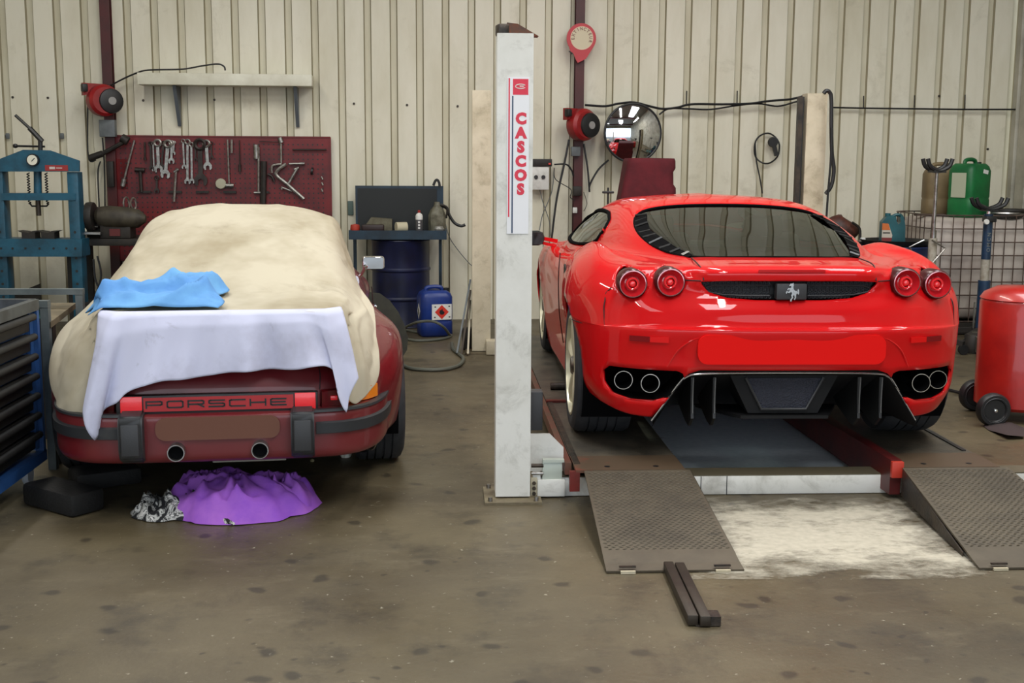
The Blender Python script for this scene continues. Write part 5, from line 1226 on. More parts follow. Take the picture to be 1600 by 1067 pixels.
# ---------------------------------------------------------------- parts washer on a drum, jerrycan, hoses
M_navy=mat('drum_navy',srgb(18,26,66),.4,col2=srgb(12,16,42),scale=5)
M_washer=mat('washer_blue',srgb(34,60,78),.45,col2=srgb(22,38,50),scale=5)
def drum(name,label,x,y,r,h,m,group=None):
    t=thing(name,label,'drum',(x,y,0),0,group)
    pf=[(0,.01),(r-.01,.01),(r,0),(r+.006,.008),(r,.02)]
    for k in (.33,.66): pf+=[(r,h*k-.02),(r+.010,h*k-.006),(r+.010,h*k+.006),(r,h*k+.02)]
    pf+=[(r,h-.02),(r+.006,h-.008),(r+.002,h),(r-.012,h),(r-.015,h-.015),(0,h-.015)]
    MB().lathe(pf,(0,0,0),'Z',40).build('barrel',m,t)
    MB().lathe([(0,.0),(.035,.0),(.035,.012),(0,.012)],(r*.6,0,h-.015),'Z',12).build('bung',M_dark,t)
    return t
Yw=10.75
tl=at_y(545,374,Yw);tr_=at_y(698,374,Yw)
dx=(at_y(580,400,11.0).x+at_y(672,400,11.0).x)/2
drum('oil_drum','dark blue steel drum standing under the parts washer',dx,11.02,.265,tl.z-.012,M_navy)
t=thing('parts_washer','dark blue parts washer tray with upright back panel on the blue drum','parts washer',(tl.x,Yw,tl.z))
Lw=tr_.x-tl.x; hz=at_y(545,360,Yw).z-tl.z
MB().box((Lw/2,.0,hz/2),(Lw,.02,hz)).box((Lw/2,.24,hz-.03),(Lw,.48,.02)).box((.01,.24,hz/2),(.02,.48,hz)).box((Lw-.01,.24,hz/2),(.02,.48,hz)).build('tray',M_washer,t)
ph=at_y(550,290,11.2).z-tl.z
MB().box((Lw/2,.46,ph/2),(Lw-.06,.02,ph)).build('back_panel',M_washer,t)
part(MB().box((Lw/2-.02,.445,ph*.49),(Lw*.84,.006,ph*.92)).build('oil_stain',mat('stain_black',srgb(20,24,24),.5),t),'oily black stain on the back panel')
MB().tube(bz([at_y(x,y,11.18)-Vector((tl.x,Yw,tl.z)) for x,y in ((677,290),(680,283),(683,281),(686,285),(687,291))],4),.012,6).build('pipe',M_black,t)
MB().bar((.02,.46,0),(.02,.46,-tl.z),.03).build('stand_leg',M_washer,t); MB().bar((Lw-.06,.46,0),(Lw-.06,.46,-tl.z),.03).build('stand_leg',M_washer,t)
o=MB().tube(bz([at_y(x,y,11.05) for x,y in ((688,320),(698,325),(702,336),(710,348),(720,353),(727,351))],5),[.016]*6+[.014]*20,8); 
o=o.build('brush_hose',M_black); tag(o,'black brush hose drooping off the right end of the parts washer','hose')
cable([(695,345),(702,370),(715,390),(730,408),(737,415)],.004,'thin cable hanging down the wall right of the parts washer',.05,M_jb)
zt=tl.z+hz-.02
def on_tray(px,d=.1): p=at_y(px,360,Yw+d); return (p.x,Yw+d,zt)
x,y,z=on_tray(555,.10); o=MB().lathe([(0,0),(.035,0),(.045,.03),(.04,.065),(.0,.075)],(0,0,0),'Z',14).build('oil_cup',mat('orange_red',srgb(176,60,44),.5),loc=(x,y,z)); tag(o,'orange-red cup at the left end of the parts washer','cup')
x,y,z=on_tray(590,.22)
o=MB().prism([(-.11,0),(.13,0),(.13,.11),(-.06,.125),(-.13,.03)],(0,0,0),(1,0,0),(0,0,1),(0,.14,0)).build('carton',mat('dirty_carton',srgb(112,108,88),.7,col2=srgb(84,78,62),scale=20),loc=(x,y,z)); tag(o,'dirty grey-beige carton lying in the parts washer','box')
x,y,z=on_tray(583,.08)
o=MB().box((0,0,.035),(.20,.10,.07),bev=.015).build('black_box',mat('maroon_black',srgb(40,22,22),.5),loc=(x,y,z)); tag(o,'flat dark box in front of the carton in the parts washer','box')
x,y,z=on_tray(627,.12)
t=thing('paper_roll','small cream paper roll lying on its side in the parts washer','roll',(x,y,z),R(20))
MB().cyl((-.05,0,.045),(.05,0,.045),.045,n=20).build('roll',mat('roll_cream',srgb(196,188,160),.7),t)
MB().lathe([(0,0),(.036,0)],(.052,0,.045),'X',16).build('end_face',mat('roll_white',srgb(224,222,214),.7),t)
x,y,z=on_tray(655,.08)
t=thing('spray_can','grey spray can with white shoulder and red cap in the parts washer','spray can',(x,y,z))
MB().lathe([(0,0),(.031,0),(.033,.005),(.033,.115)],(0,0,0),'Z',20).build('can_body',mat('can_grey',srgb(96,96,98),.35,.3),t)
MB().lathe([(.0332,.115),(.0335,.15),(.026,.165),(.015,.172),(.012,.178),(0,.178)],(0,0,0),'Z',20).build('can_shoulder',M_white,t)
MB().lathe([(.013,.172),(.013,.195),(.008,.20),(0,.20)],(0,0,0),'Z',14).build('cap',mat('cap_red',srgb(150,40,36),.4),t)
for k in range(3): MB().box((0,-.033,.04+k*.027),(.018,.002,.016)).build('can_print',M_white,t)
x,y,z=on_tray(683,.24)
t=thing('plastic_jug','cloudy grey plastic jug at the right end of the parts washer','jug',(x,y,z))
MB().lathe([(0,0),(.075,0),(.08,.01),(.08,.15),(.06,.20),(.03,.235),(.025,.27),(0,.27)],(0,0,0),'Z',8).build('jug_body',mat('jug_grey',srgb(126,124,106),.5,col2=srgb(84,80,66),scale=15),t)
MB().tube(bz([(.03,0,.24),(.09,0,.22),(.085,0,.12)],4),.010,6).build('handle',M_dark,t)
x,y,z=on_tray(686,.07); o=MB().lathe([(0,0),(.04,.005),(.05,.03),(.035,.055),(0,.06)],(0,0,0),'Z',9).build('foil_ball',mat('foil',srgb(150,148,142),.4,.4,bump=.6,bscale=60),loc=(x,y,z)); tag(o,'crumpled silvery ball at the right end of the parts washer','ball')
# blue jerrycan
def jerrycan(name,label,x,y,z,rz,w_,dp,h,m,lab=None,group=None):
    t=thing(name,label,'jerrycan',(x,y,z),rz,group)
    bm=bmesh.new(); 
    def ring(sx,sy,zz,r=.04):
        return [bm.verts.new((px_,py_,zz)) for px_,py_ in rrect(sx,sy,r,3)]
    R_=[ring(w_-.03,dp-.03,0,.05),ring(w_,dp,.02,.05),ring(w_,dp,h*.30,.05),ring(w_-.012,dp-.012,h*.33,.045),ring(w_,dp,h*.36,.05),ring(w_,dp,h*.80,.05),ring(w_-.03,dp-.02,h*.88,.05),ring(w_-.09,dp-.06,h*.93,.04)]
    for a,b in zip(R_[:-1],R_[1:]):
        n=len(a)
        for i in range(n): bm.faces.new((a[i],a[(i+1)%n],b[(i+1)%n],b[i]))
    bm.faces.new(R_[0][::-1]); bm.faces.new(R_[-1]); me=bpy.data.meshes.new('can_body'); bm.to_mesh(me); bm.free()
    o=bpy.data.objects.new('can_body',me); C.objects.link(o); me.materials.append(m); o.parent=t; smooth_by_angle(o,50)
    MB().tube(bz([(-w_*.28,0,h*.91),(-w_*.24,0,h*.98),(0,0,h*1.0),(w_*.20,0,h*.98),(w_*.24,0,h*.91)],4),.018,8).build('handle',m,t)
    MB().lathe([(0,0),(.03,0),(.03,.03),(0,.03)],(w_*.36,0,h*.90),'Z',14).build('screw_cap',M_black,t)
    return t
cx=(at_y(648,500,10.2).x+at_y(706,500,10.2).x)/2
jc=jerrycan('jerrycan','blue plastic jerrycan with a red flame hazard label beside the blue drum',cx+.01,10.35,0,R(14),.285,.24,.43,mat('can_blue',srgb(22,54,132),.4,col2=srgb(16,36,96),scale=3))
lb=MB().box((.035,-.1215,.22),(.175,.003,.135)).build('hazard_label',M_white,jc)
MB().prism([(0,-.062),(.062,0),(0,.062),(-.062,0)],(.035,-.1235,.22),(1,0,0),(0,0,1),(0,-.001,0)).build('red_diamond',mat('hazard_red',srgb(210,52,36),.5),lb)
MB().prism([(-.012,-.022),(.014,-.022),(.024,-.004),(.014,.012),(.010,.002),(.004,.032),(-.008,.014),(-.016,.022),(-.022,-.006)],(.035,-.125,.22),(1,0,0),(0,0,1),(0,-.001,0)).build('flame',M_black,lb)
for fx,fz in ((-.062,-.045),(.068,-.045),(.066,.048),(-.058,.045)): MB().box((.035+fx,-.1235,.22+fz),(.014,.001,.010)).build('label_print',M_dark,lb)
l2=MB().prism([(0,-.07),(.05,0),(0,.07),(-.05,0)],(-.1435,-.01,.22),(0,1,0),(0,0,1),(-.002,0,0)).build('side_label',M_white,jc)
MB().prism([(-.01,-.03),(.01,-.03),(.015,.01),(0,.03),(-.014,.0)],(-.1465,-.01,.22),(0,1,0),(0,0,1),(-.001,0,0)).build('side_flame',M_black,l2)
M_hose=mat('hose_grey',srgb(92,94,84),.55)
def fhose(pts,r,label,m=M_hose):
    P=[at_floor(x,y,r) if len(q)<3 else at_floor(x,y,q[2]) for q in pts for x,y in [q[:2]]]
    o=MB().tube(bz(P,6),r,8).build('floor_hose',m); tag(o,label,'hose'); return o
fhose([(622,565),(640,575),(672,578),(700,576),(718,570),(724,560),(716,552),(708,545),(706,536)],.014,'grey hose lying in a wide bend on the floor between car and far post')
fhose([(628,528),(650,532),(680,531),(700,527),(704,522),(690,520),(660,520),(636,516)],.012,'grey hose coil on the floor in front of the blue jerrycan')
P=[at_floor(628,514,.02),at_y(650,504,10.0),at_y(675,502,10.0),at_y(692,510,10.0),at_floor(703,524,.02)]
o=MB().tube(bz(P,6),.012,8).build('floor_hose',M_hose); tag(o,'grey hose arching up in front of the blue jerrycan','hose')
# leaning bars by the far left post
for k,(xb,yb_,xt,yt,lab,w_) in enumerate(((714,555,736,438,'grey metal strip leaning by the far left post, leftmost of three',.05),(721,557,738,455,'dark wooden lath leaning by the far left post, middle of three',.06),(731,556,741,470,'dirty white strip leaning against the far left post, rightmost of three',.03))):
    b=at_floor(xb,yb_); tp=at_y(xt,yt,b.y+.25); tp.x=min(tp.x,.20)
    o=MB().bar(b+Vector((0,0,.012)),tp,w_,.014,(1,0,0)).build('leaning_strip',(M_jb,mat('lath_dark',srgb(64,54,42),.7),M_dirtywhite)[k]); tag(o,lab,'strip')
o=MB().box((0,0,.09),(.10,.10,.18),bev=.02).build('dark_foot',M_dark,loc=(at_floor(733,556).x,9.55,0)); tag(o,'small dark oily can at the foot of the far left post','can')
# leaning rounded panel beside the maroon car
pc=at_y(588,512,8.9)
prof=[(-.24,-.262),(.10,-.262),(.17,-.235),(.215,-.17),(.225,-.08),(.20,.02),(.155,.12),(.09,.21),(.02,.262),(-.06,.275),(-.24,.27)]
o=MB().prism(prof,(0,0,0),(1,0,0),(0,0,1),(0,.035,0)).build('leaning_board',mat('panel_olive',srgb(52,52,40),.7,col2=srgb(38,38,32),scale=10)); 
o.location=(pc.x+.015,8.9,.285); o.rotation_euler=(R(-6),0,R(12)); o.location.z=.262*math.cos(R(6))+.004; tag(o,'dark olive rounded board leaning on the far side of the maroon coupe','board')

# ---------------------------------------------------------------- right side of the hall
# covered stand behind the red coupe
def covered_stand():
    Y=10.3; pts=[(972,262),(975,250),(980,243),(1052,243),(1057,250),(1061,262)]
    a=at_y(980,243,Y);b=at_y(1055,243,Y); w_=b.x-a.x; cx=(a.x+b.x)/2; h=a.z-.03
    o=MB().box((0,0,h/2),(w_*.86,.26,h-.02)).build('stand',M_dark,loc=(cx,Y+.1,0)); tag(o,'dark stand hidden under the maroon cloth behind the red coupe','stand')
    n=48;m=26; vs=[]
    base=rrect(w_+.0,.34,.06,6)
    cnt=len(base)
    vs=[]; rings=[]
    for j in range(m+1):
        q=j/m
        for k,(x,y) in enumerate(base):
            if q<.2: s_=q/.2; X=x*s_;Y_=y*s_;Z=h+.012-.004*s_
            else:
                u=(q-.2)/.8; f=1+.02*math.sin(k*.9)*u; sl=.22*u if x<0 else .06*u
                X=x*f-(sl*.5 if x<0 else -sl*.4)*(abs(x)/(w_/2)); Y_=y*f-.02*u; Z=h+.005-u*.62+.012*math.sin(k*.7+q*3)
                if x>0 and .18<u<.4: X-=.02
            vs.append((X,Y_,Z))
    o=obj('maroon_cloth',vs,[(j*cnt+k,(j+1)*cnt+k,(j+1)*cnt+(k+1)%cnt,j*cnt+(k+1)%cnt) for j in range(m) for k in range(cnt)],mat('cloth_maroon',srgb(98,22,32),.85,col2=srgb(80,16,26),scale=8,bump=.3,bscale=40),None,True,(cx,Y+.1,0)); o.modifiers.new('t','SOLIDIFY').thickness=.004
    tag(o,'maroon cloth draped over a tall stand behind the red coupe','cloth')
covered_stand()
t=thing('clamp_stand','small black clamp poking up behind the red coupe\'s roof','clamp',at_y(950,306,10.2)-Vector((0,0,.45)))
MB().cyl((0,0,-at_y(950,306,10.2).z+.45),(0,0,.52),.008).build('rod',M_black,t); MB().box((0,0,.48),(.10,.05,.02),bev=.008).build('cross_piece',M_black,t)
# blue drum with oil can and black tray
bx=at_y(1403,380,10.0).x
zb=at_y(1403,384,10.0).z
drum('oil_drum','blue steel drum behind the red coupe carrying the teal oil can',bx,10.05,.285,zb,mat('drum_blue2',srgb(24,48,104),.4,col2=srgb(18,30,70),scale=6))
o=MB().lathe([(0,.0),(.26,.0),(.30,.05),(.29,.05),(.25,.012),(0,.012)],(0,0,0),'Z',32).build('drip_tray',M_black,loc=(bx,10.05,zb+.001)); tag(o,'round black drip tray on top of the blue drum by the red coupe','tray')
def oilcan(x,y,z):
    t=thing('oil_can','teal plastic oil can with orange and white label on the blue drum','oil can',(x,y,z),R(-8))
    P=[(-.09,0),(.085,0),(.10,.03),(.10,.16),(.075,.22),(.05,.245),(-.02,.25),(-.09,.215)]
    M_=mat('can_teal',srgb(26,92,100),.4,col2=srgb(16,66,74),scale=5)
    b=MB().prism([(-.10,0),(.085,0),(.10,.02),(.095,.16),(.08,.235),(.065,.25),(.05,.235),(.055,.19),(.035,.17),(.02,.20),(.015,.235),(-.02,.25),(-.06,.24),(-.10,.19)],(0,-.05,0),(1,0,0),(0,0,1),(0,.10,0)).build('can_body',M_,t)
    MB().tube(bz([(-.01,0,.235),(.03,0,.252),(.07,0,.24),(.088,0,.18)],4),.014,8).build('handle',M_,t)
    MB().lathe([(0,0),(.024,0),(.024,.03),(0,.03)],(-.045,0,.235),'Z',14).build('screw_cap',M_,t)
    MB().prism([(-.098,.01),(-.02,.01),(-.01,.08),(-.045,.175),(-.098,.18)],(0,-.0515,0),(1,0,0),(0,0,1),(0,-.001,0)).build('label',mat('label_white',srgb(190,182,168),.5),t)
    MB().prism([(-.098,.125),(-.03,.125),(-.048,.178),(-.098,.182)],(0,-.053,0),(1,0,0),(0,0,1),(0,-.001,0)).build('label_orange',mat('label_orange',srgb(196,104,44),.5),t)
    MB().prism([(-.098,.01),(-.02,.01),(-.012,.06),(-.098,.06)],(0,-.053,0),(1,0,0),(0,0,1),(0,-.001,0)).build('label_red',mat('label_red',srgb(120,40,40),.5),t)
    MB().box((-.06,-.053,.10),(.06,.001,.010)).build('label_print',M_dark,t)
oilcan(at_y(1392,378,10.0).x,9.98,zb+.014)
zs=at_y(1330,377,10.3).z
t=thing('side_table','black oily table behind the red coupe carrying the brown bag','table',(at_y(1318,377,10.3).x-.06,10.35,0))
MB().box((0,0,zs-.02),(.44,.45,.04)).build('table_top',M_dark,t)
for sx in (-.18,.18):
    for sy in (-.18,.18): MB().box((sx,sy,(zs-.04)/2),(.04,.04,zs-.04)).build('leg',M_dark,t)
t=thing('leather_bag','worn brown leather bag slumped behind the red coupe\'s roof','bag',(at_y(1313,376,10.3).x,10.3,zs))
vs=[];
for j in range(13):
    v=j/12
    for k in range(24):
        a=2*PI*k/24; r=(math.sin(PI*min(1,.12+v*.88))**.6)
        x=.155*math.cos(a)*r+.03*v*math.cos(a); y=.10*math.sin(a)*r; z=.235*v*(1-.25*max(0,math.cos(a))*v)
        vs.append((x,y,z))
o=obj('bag_body',vs,grid_faces(13,24,True)+[tuple(range(24))[::-1],tuple(range(12*24,13*24))],mat('leather',srgb(96,50,36),.5,col2=srgb(48,30,26),scale=12,bump=.4,bscale=20),t,True)
MB().tube(bz([(.06,-.11,.17),(.13,-.10,.12),(.14,-.10,.02)],4),.012,6).build('strap',M_dark,t)
o=MB().box((0,0,.02),(.05,.05,.04),bev=.01).build('white_tub',M_white,loc=(at_y(1344,375,10.25).x,10.2,zs)); tag(o,'tiny white tub on the black table beside the brown bag','tub')
# IBC tank
def ibc():
    Yf=10.3; a=at_y(1452,400,Yf); x0=a.x; W=1.10; D=.98; h=at_y(1452,333,Yf).z
    t=thing('caged_tank','white plastic tank in a rusty wire cage on a pallet, at the right wall','tank',(x0,Yf,0))
    MB().box((W/2,D/2,.06),(W,D,.10)).build('pallet',M_dark,t)
    bm_=MB().box((W/2,D/2,.13+(h-.18)/2),(W-.09,D-.09,h-.18),bev=.10)
    part(bm_.build('bottle',mat('tank_white',srgb(196,186,176),.6,col2=srgb(164,150,142),scale=2),t,smooth=60),'off-white plastic bottle')
    M_c=mat('cage_rust',srgb(112,94,84),.5,.3,col2=srgb(56,42,38),scale=10)
    rr=rrect(W-.02,D-.02,.16,5); per=[Vector((p[0]+W/2,p[1]+D/2,0)) for p in rr]
    for k in range(9):
        z=.12+(h-.14)*k/8
        MB().tube([p+UP*z for p in per],.006,6,closed=True).build('cage_hoop',M_c,t)
    L_=[0]
    for i in range(len(per)): L_.append(L_[-1]+(per[(i+1)%len(per)]-per[i]).length)
    n=40
    for k in range(n):
        s_=L_[-1]*k/n; i=max(j for j in range(len(L_)) if L_[j]<=s_+1e-9); i=min(i,len(per)-1); f=(s_-L_[i])/max(L_[i+1]-L_[i],1e-6)
        p=per[i].lerp(per[(i+1)%len(per)],f)
        MB().tube([p+UP*.1,p+UP*(h-.02)],.0048,5).build('cage_bar',M_c,t)
    MB().box((W/2,D/2,h-.035),(W-.1,.06,.02)).build('top_bar',M_c,t)
    return x0,Yf,h
ix,iy,ih=ibc()
M_green=mat('can_green',srgb(16,112,56),.45,col2=srgb(12,82,44),scale=4)
g1=jerrycan('jerrycan','large green plastic jerrycan with white labels standing on the caged tank',at_y(1519,300,10.55).x,10.62,ih-.048,R(30),.30,.27,.52,M_green)
MB().box((-.1515,-.0,.29),(.002,.15,.22)).build('label',mat('label_grey2',srgb(176,180,156),.6),g1)
MB().box((.04,-.1365,.41),(.07,.002,.035),ry=R(10)).build('label',M_white,g1)
g2=jerrycan('jerrycan','dirty tan plastic jerrycan behind the green one on the caged tank',at_y(1474,300,10.85).x,10.93,ih-.048,R(-2),.30,.20,.48,mat('can_tan',srgb(128,110,78),.6,col2=srgb(104,86,58),scale=3))
for k in range(3):
    o=MB().lathe([(.10,0),(.17,0),(.175,.012),(.17,.024),(.10,.02)],(0,0,0),'Z',28,closed=True).build('metal_ring',(M_dark,M_steel,M_dark)[k],loc=(at_y(1570+k*6,330,10.5).x,10.55,ih-.045+k*.026)); tag(o,['dark metal ring at the bottom of the pile on the tank','bright steel ring in the middle of the pile on the tank','dark metal ring on top of the pile on the tank'][k],'ring')
o=MB().tube([on_wall(1580.5,284,.05),on_wall(1579.5,301,.05)],.014,6).tube([on_wall(1579.5,301,.05),on_wall(1579.5,301,.05)+Vector((.10,-.05,-.005))],.014,6).build('wall_bracket',M_black); tag(o,'black L-shaped bracket near the right corner','bracket')
# two transmission jacks
def tjack(px,ytop,Yj,label,m1,m2,stages,cw):
    b=at_y(px,500,Yj); zt_=at_y(px,ytop,Yj).z
    t=thing('transmission_jack',label,'jack',(b.x,Yj,0))
    top=MB()
    for yy in (-.05,.05): top.tube(bz([(-cw,yy,zt_),(-cw*.80,yy,zt_-.055),(-cw*.35,yy,zt_-.085),(0,yy,zt_-.095),(cw*.35,yy,zt_-.085),(cw*.80,yy,zt_-.055),(cw,yy,zt_)],4),.017,8)
    c=top.build('cradle_arm',M_black,t) if False else None
    for yy in (-.05,.05): MB().tube(bz([(-cw,yy,zt_),(-cw*.80,yy,zt_-.055),(-cw*.35,yy,zt_-.085),(0,yy,zt_-.095),(cw*.35,yy,zt_-.085),(cw*.80,yy,zt_-.055),(cw,yy,zt_)],4),.018,8).build('cradle_arm',M_black,t)
    MB().box((0,0,zt_-.10),(.10,.13,.02)).build('saddle',M_black,t)
    zz=zt_-.10
    for (ybot,r,m,nm) in stages:
        z2=at_y(px,ybot,Yj).z; MB().cyl((0,0,zz),(0,0,z2),r,n=16).build(nm,m,t); zz=z2
    MB().cyl((0,0,zz),(0,0,.10),stages[-1][1],n=16).build('base_tube',stages[-1][2],t)
    for k in range(4):
        a=PI/4+PI/2*k; e=Vector((.30*math.cos(a),.30*math.sin(a),.09)); MB().bar((0,0,.13),e,.05,.04).build('foot',M_dark,t)
        MB().lathe([(0,-.018),(.04,-.018),(.042,0),(.04,.018),(0,.018)],(e.x,e.y,.042),'Y',14).build('caster',M_black,t)
    return t,b
M_chromed=mat('chrome',(0,0,0))
M_jblue=mat('jack_blue',srgb(34,62,92),.4,col2=srgb(24,44,66),scale=8)
t,b=tjack(1450.5,248,9.4,'tall transmission jack with black cradle and chrome shaft behind the red coupe',None,None,[(360,.014,M_steel,'chrome_shaft'),(372,.024,M_steel,'collar'),(470,.034,mat('jack_white',srgb(178,172,160),.5,col2=srgb(140,130,112),scale=14),'outer_tube')],.100)
B=Vector((b.x,9.4,0))
for pts in (((1444,375),(1421,386),(1437,414)),((1456,375),(1477,388),(1456,412))): MB().tube([at_y(x,y,9.35)-B for x,y in pts],.008,6).build('pedal_handle',M_steel,t)
t,b=tjack(1534,309,9.75,'lower transmission jack with dark blue column in front of the caged tank',None,None,[(334,.016,M_chromed,'chrome_shaft'),(405,.038,M_jblue,'column'),(438,.036,mat('jack_white',(0,0,0)),'bare_section'),(510,.050,M_jblue,'lower_column')],.135)
B=Vector((b.x,9.75,0))
MB().box((0,-.02,at_y(1534,342,9.75).z),(.09,.09,.05),bev=.008).build('head_block',M_black,t)
c=at_y(1534,346,9.75)-B; MB().lathe([(0,-.075),(.020,-.075),(.024,-.06),(0,-.06)],(c.x+.012,0,c.z),'Y',14).build('round_cap',M_white,t)
for k,ch in enumerate('OMCN'):
    z=at_y(1534,390-k*8,9.75).z; text_mesh('letter',ch,.042,M_jb,t,(.0,-.040,z),(0,0,1),(-1,0,0),.0006,.001,1)
for s_ in (-1,1): MB().bar((s_*.07,0,.08),(s_*.07,0,.36),.012).build('guide_rod',M_steel,t)
o=MB().lathe([(0,0),(.08,0),(.09,.06),(.06,.15),(.03,.16),(0,.16)],(0,0,0),'Z',16).build('engine_part',M_dark,loc=(at_floor(1493,541).x,9.3,0)); tag(o,'dark oily engine part on the floor right of the red coupe','part')
o=MB().lathe([(0,-.05),(.06,-.05),(.075,0),(.06,.05),(0,.05)],(0,0,.075),'Y',14).build('metal_pulley',M_darkmetal,loc=(at_floor(1507,536).x,9.5,0)); tag(o,'small dark pulley on the floor beside the blue jack','pulley')
# grey trolley frame on the floor
def trolley():
    a=at_floor(1521,545);c=at_floor(1563,600); d=(c-a).normalized(); n=Vector((-d.y,d.x,0)); 
    if n.x<0: n=-n
    L_=(c-a).length*.78; c=a+d*L_; W=.75; h=.15
    t=thing('floor_trolley','low grey steel floor trolley with a teal tray beside the red oil drainer','trolley',(0,0,0))
    Mg=mat('trolley_grey',srgb(112,110,94),.5,col2=srgb(74,70,56),scale=6)
    for p,q in ((a,a+d*L_),(a+n*W,a+n*W+d*L_),(a,a+n*W)): MB().bar(p+UP*(h*.55),q+UP*(h*.55),.04,h*.8).build('side_rail',Mg,t)
    MB().cyl(c+UP*.055-n*.03,c+UP*.055+n*.03,.075,n=16).build('wheel',Mg,t)
    MB().cyl(c+n*W+UP*.055-n*.03,c+n*W+UP*.055+n*.03,.075,n=16).build('wheel',Mg,t)
    p=[a+n*.18+d*.15,a+n*(W-.1)+d*.15,a+n*(W-.1)+d*(L_*.65),a+n*.18+d*(L_*.65)]
    obj('tray',[q+UP*.13 for q in p]+[q+UP*.10 for q in p],[(0,1,2,3),(7,6,5,4),(0,4,5,1),(1,5,6,2),(2,6,7,3),(3,7,4,0)],mat('tray_teal',srgb(58,92,90),.5),t)
    for sx in (.1,.6): MB().cyl(a+d*.1+n*sx,a+d*.1+n*sx+UP*.08,.03,n=10).build('caster',M_dark,t)
trolley()
# red waste oil drainer
def drainer():
    X,Y=3.43,6.85; M_r=mat('drainer_red',srgb(176,30,22),.35,col2=srgb(150,24,20),scale=4,coat=.4)
    t=thing('oil_drainer','red wheeled waste oil drainer tank with black wheels at the right edge','oil drainer',(X,Y,0))
    r=.235
    MB().lathe([(0,.07),(r-.02,.07),(r,.09),(r,.70),(r-.006,.715),(r+.002,.722),(r-.02,.755),(r-.09,.79),(0,.80)],(0,0,0),'Z',44).build('tank',M_r,t)
    for (x,y) in ((3.18,6.60),(3.27,7.04)):
        w_=MB().lathe([(0,-.02),(.06,-.02),(.066,-.028),(.088,-.028),(.098,-.012),(.098,.02),(.088,.028),(0,.028)],(x-X,y-Y,.098),'Y',32).build('wheel',M_black,t)
        MB().lathe([(0,-.035),(.010,-.033),(.013,-.022)],(x-X,y-Y,.098),'Y',12).build('axle_cap',M_chrome,w_)
        MB().lathe([(.070,-.0285),(.072,-.031),(.074,-.0285)],(x-X,y-Y,.098),'Y',32,closed=True).build('rim_ring',M_satin,w_)
    MB().bar((3.18-X,6.60-Y,.098),(3.27-X,7.04-Y,.098),.02).build('axle',M_dark,t)
    MB().box((.12,-.22,.06),(.14,.06,.10)).build('front_foot',M_dark,t)
    b=at_y(1622,380,6.85)
    MB().cyl((.10,0,.78),(.10,0,1.0),.02).build('drain_tube',M_steel,t)
    MB().lathe([(0,.98),(.03,.98),(.11,1.03),(.155,1.10),(.165,1.20),(.155,1.20),(.10,1.06),(.0,1.02)],(.155,0,0),'Z',28).build('funnel_bowl',M_black,t)
drainer()
o=MB().tube(bz([at_floor(x,y,.012) for x,y in ((1455,602),(1495,612),(1530,621),(1568,629))],5),.010,6).build('floor_cable',M_black); tag(o,'black cable on the floor running from the red coupe to the oil drainer','cable')
fl_=[(1536,665),(1550,655),(1580,660),(1600,668),(1600,682),(1575,680),(1545,672)]
o=obj('oily_rag',[at_floor(x,y,.004+.012*((i*7)%3)) for i,(x,y) in enumerate(fl_)]+[at_floor(1570,670,.03)],[(i,(i+1)%7,7) for i in range(7)],mat('rag_dark',srgb(58,46,46),.8),smooth=True); tag(o,'dark oily rag on the floor under the drainer wheels','rag')
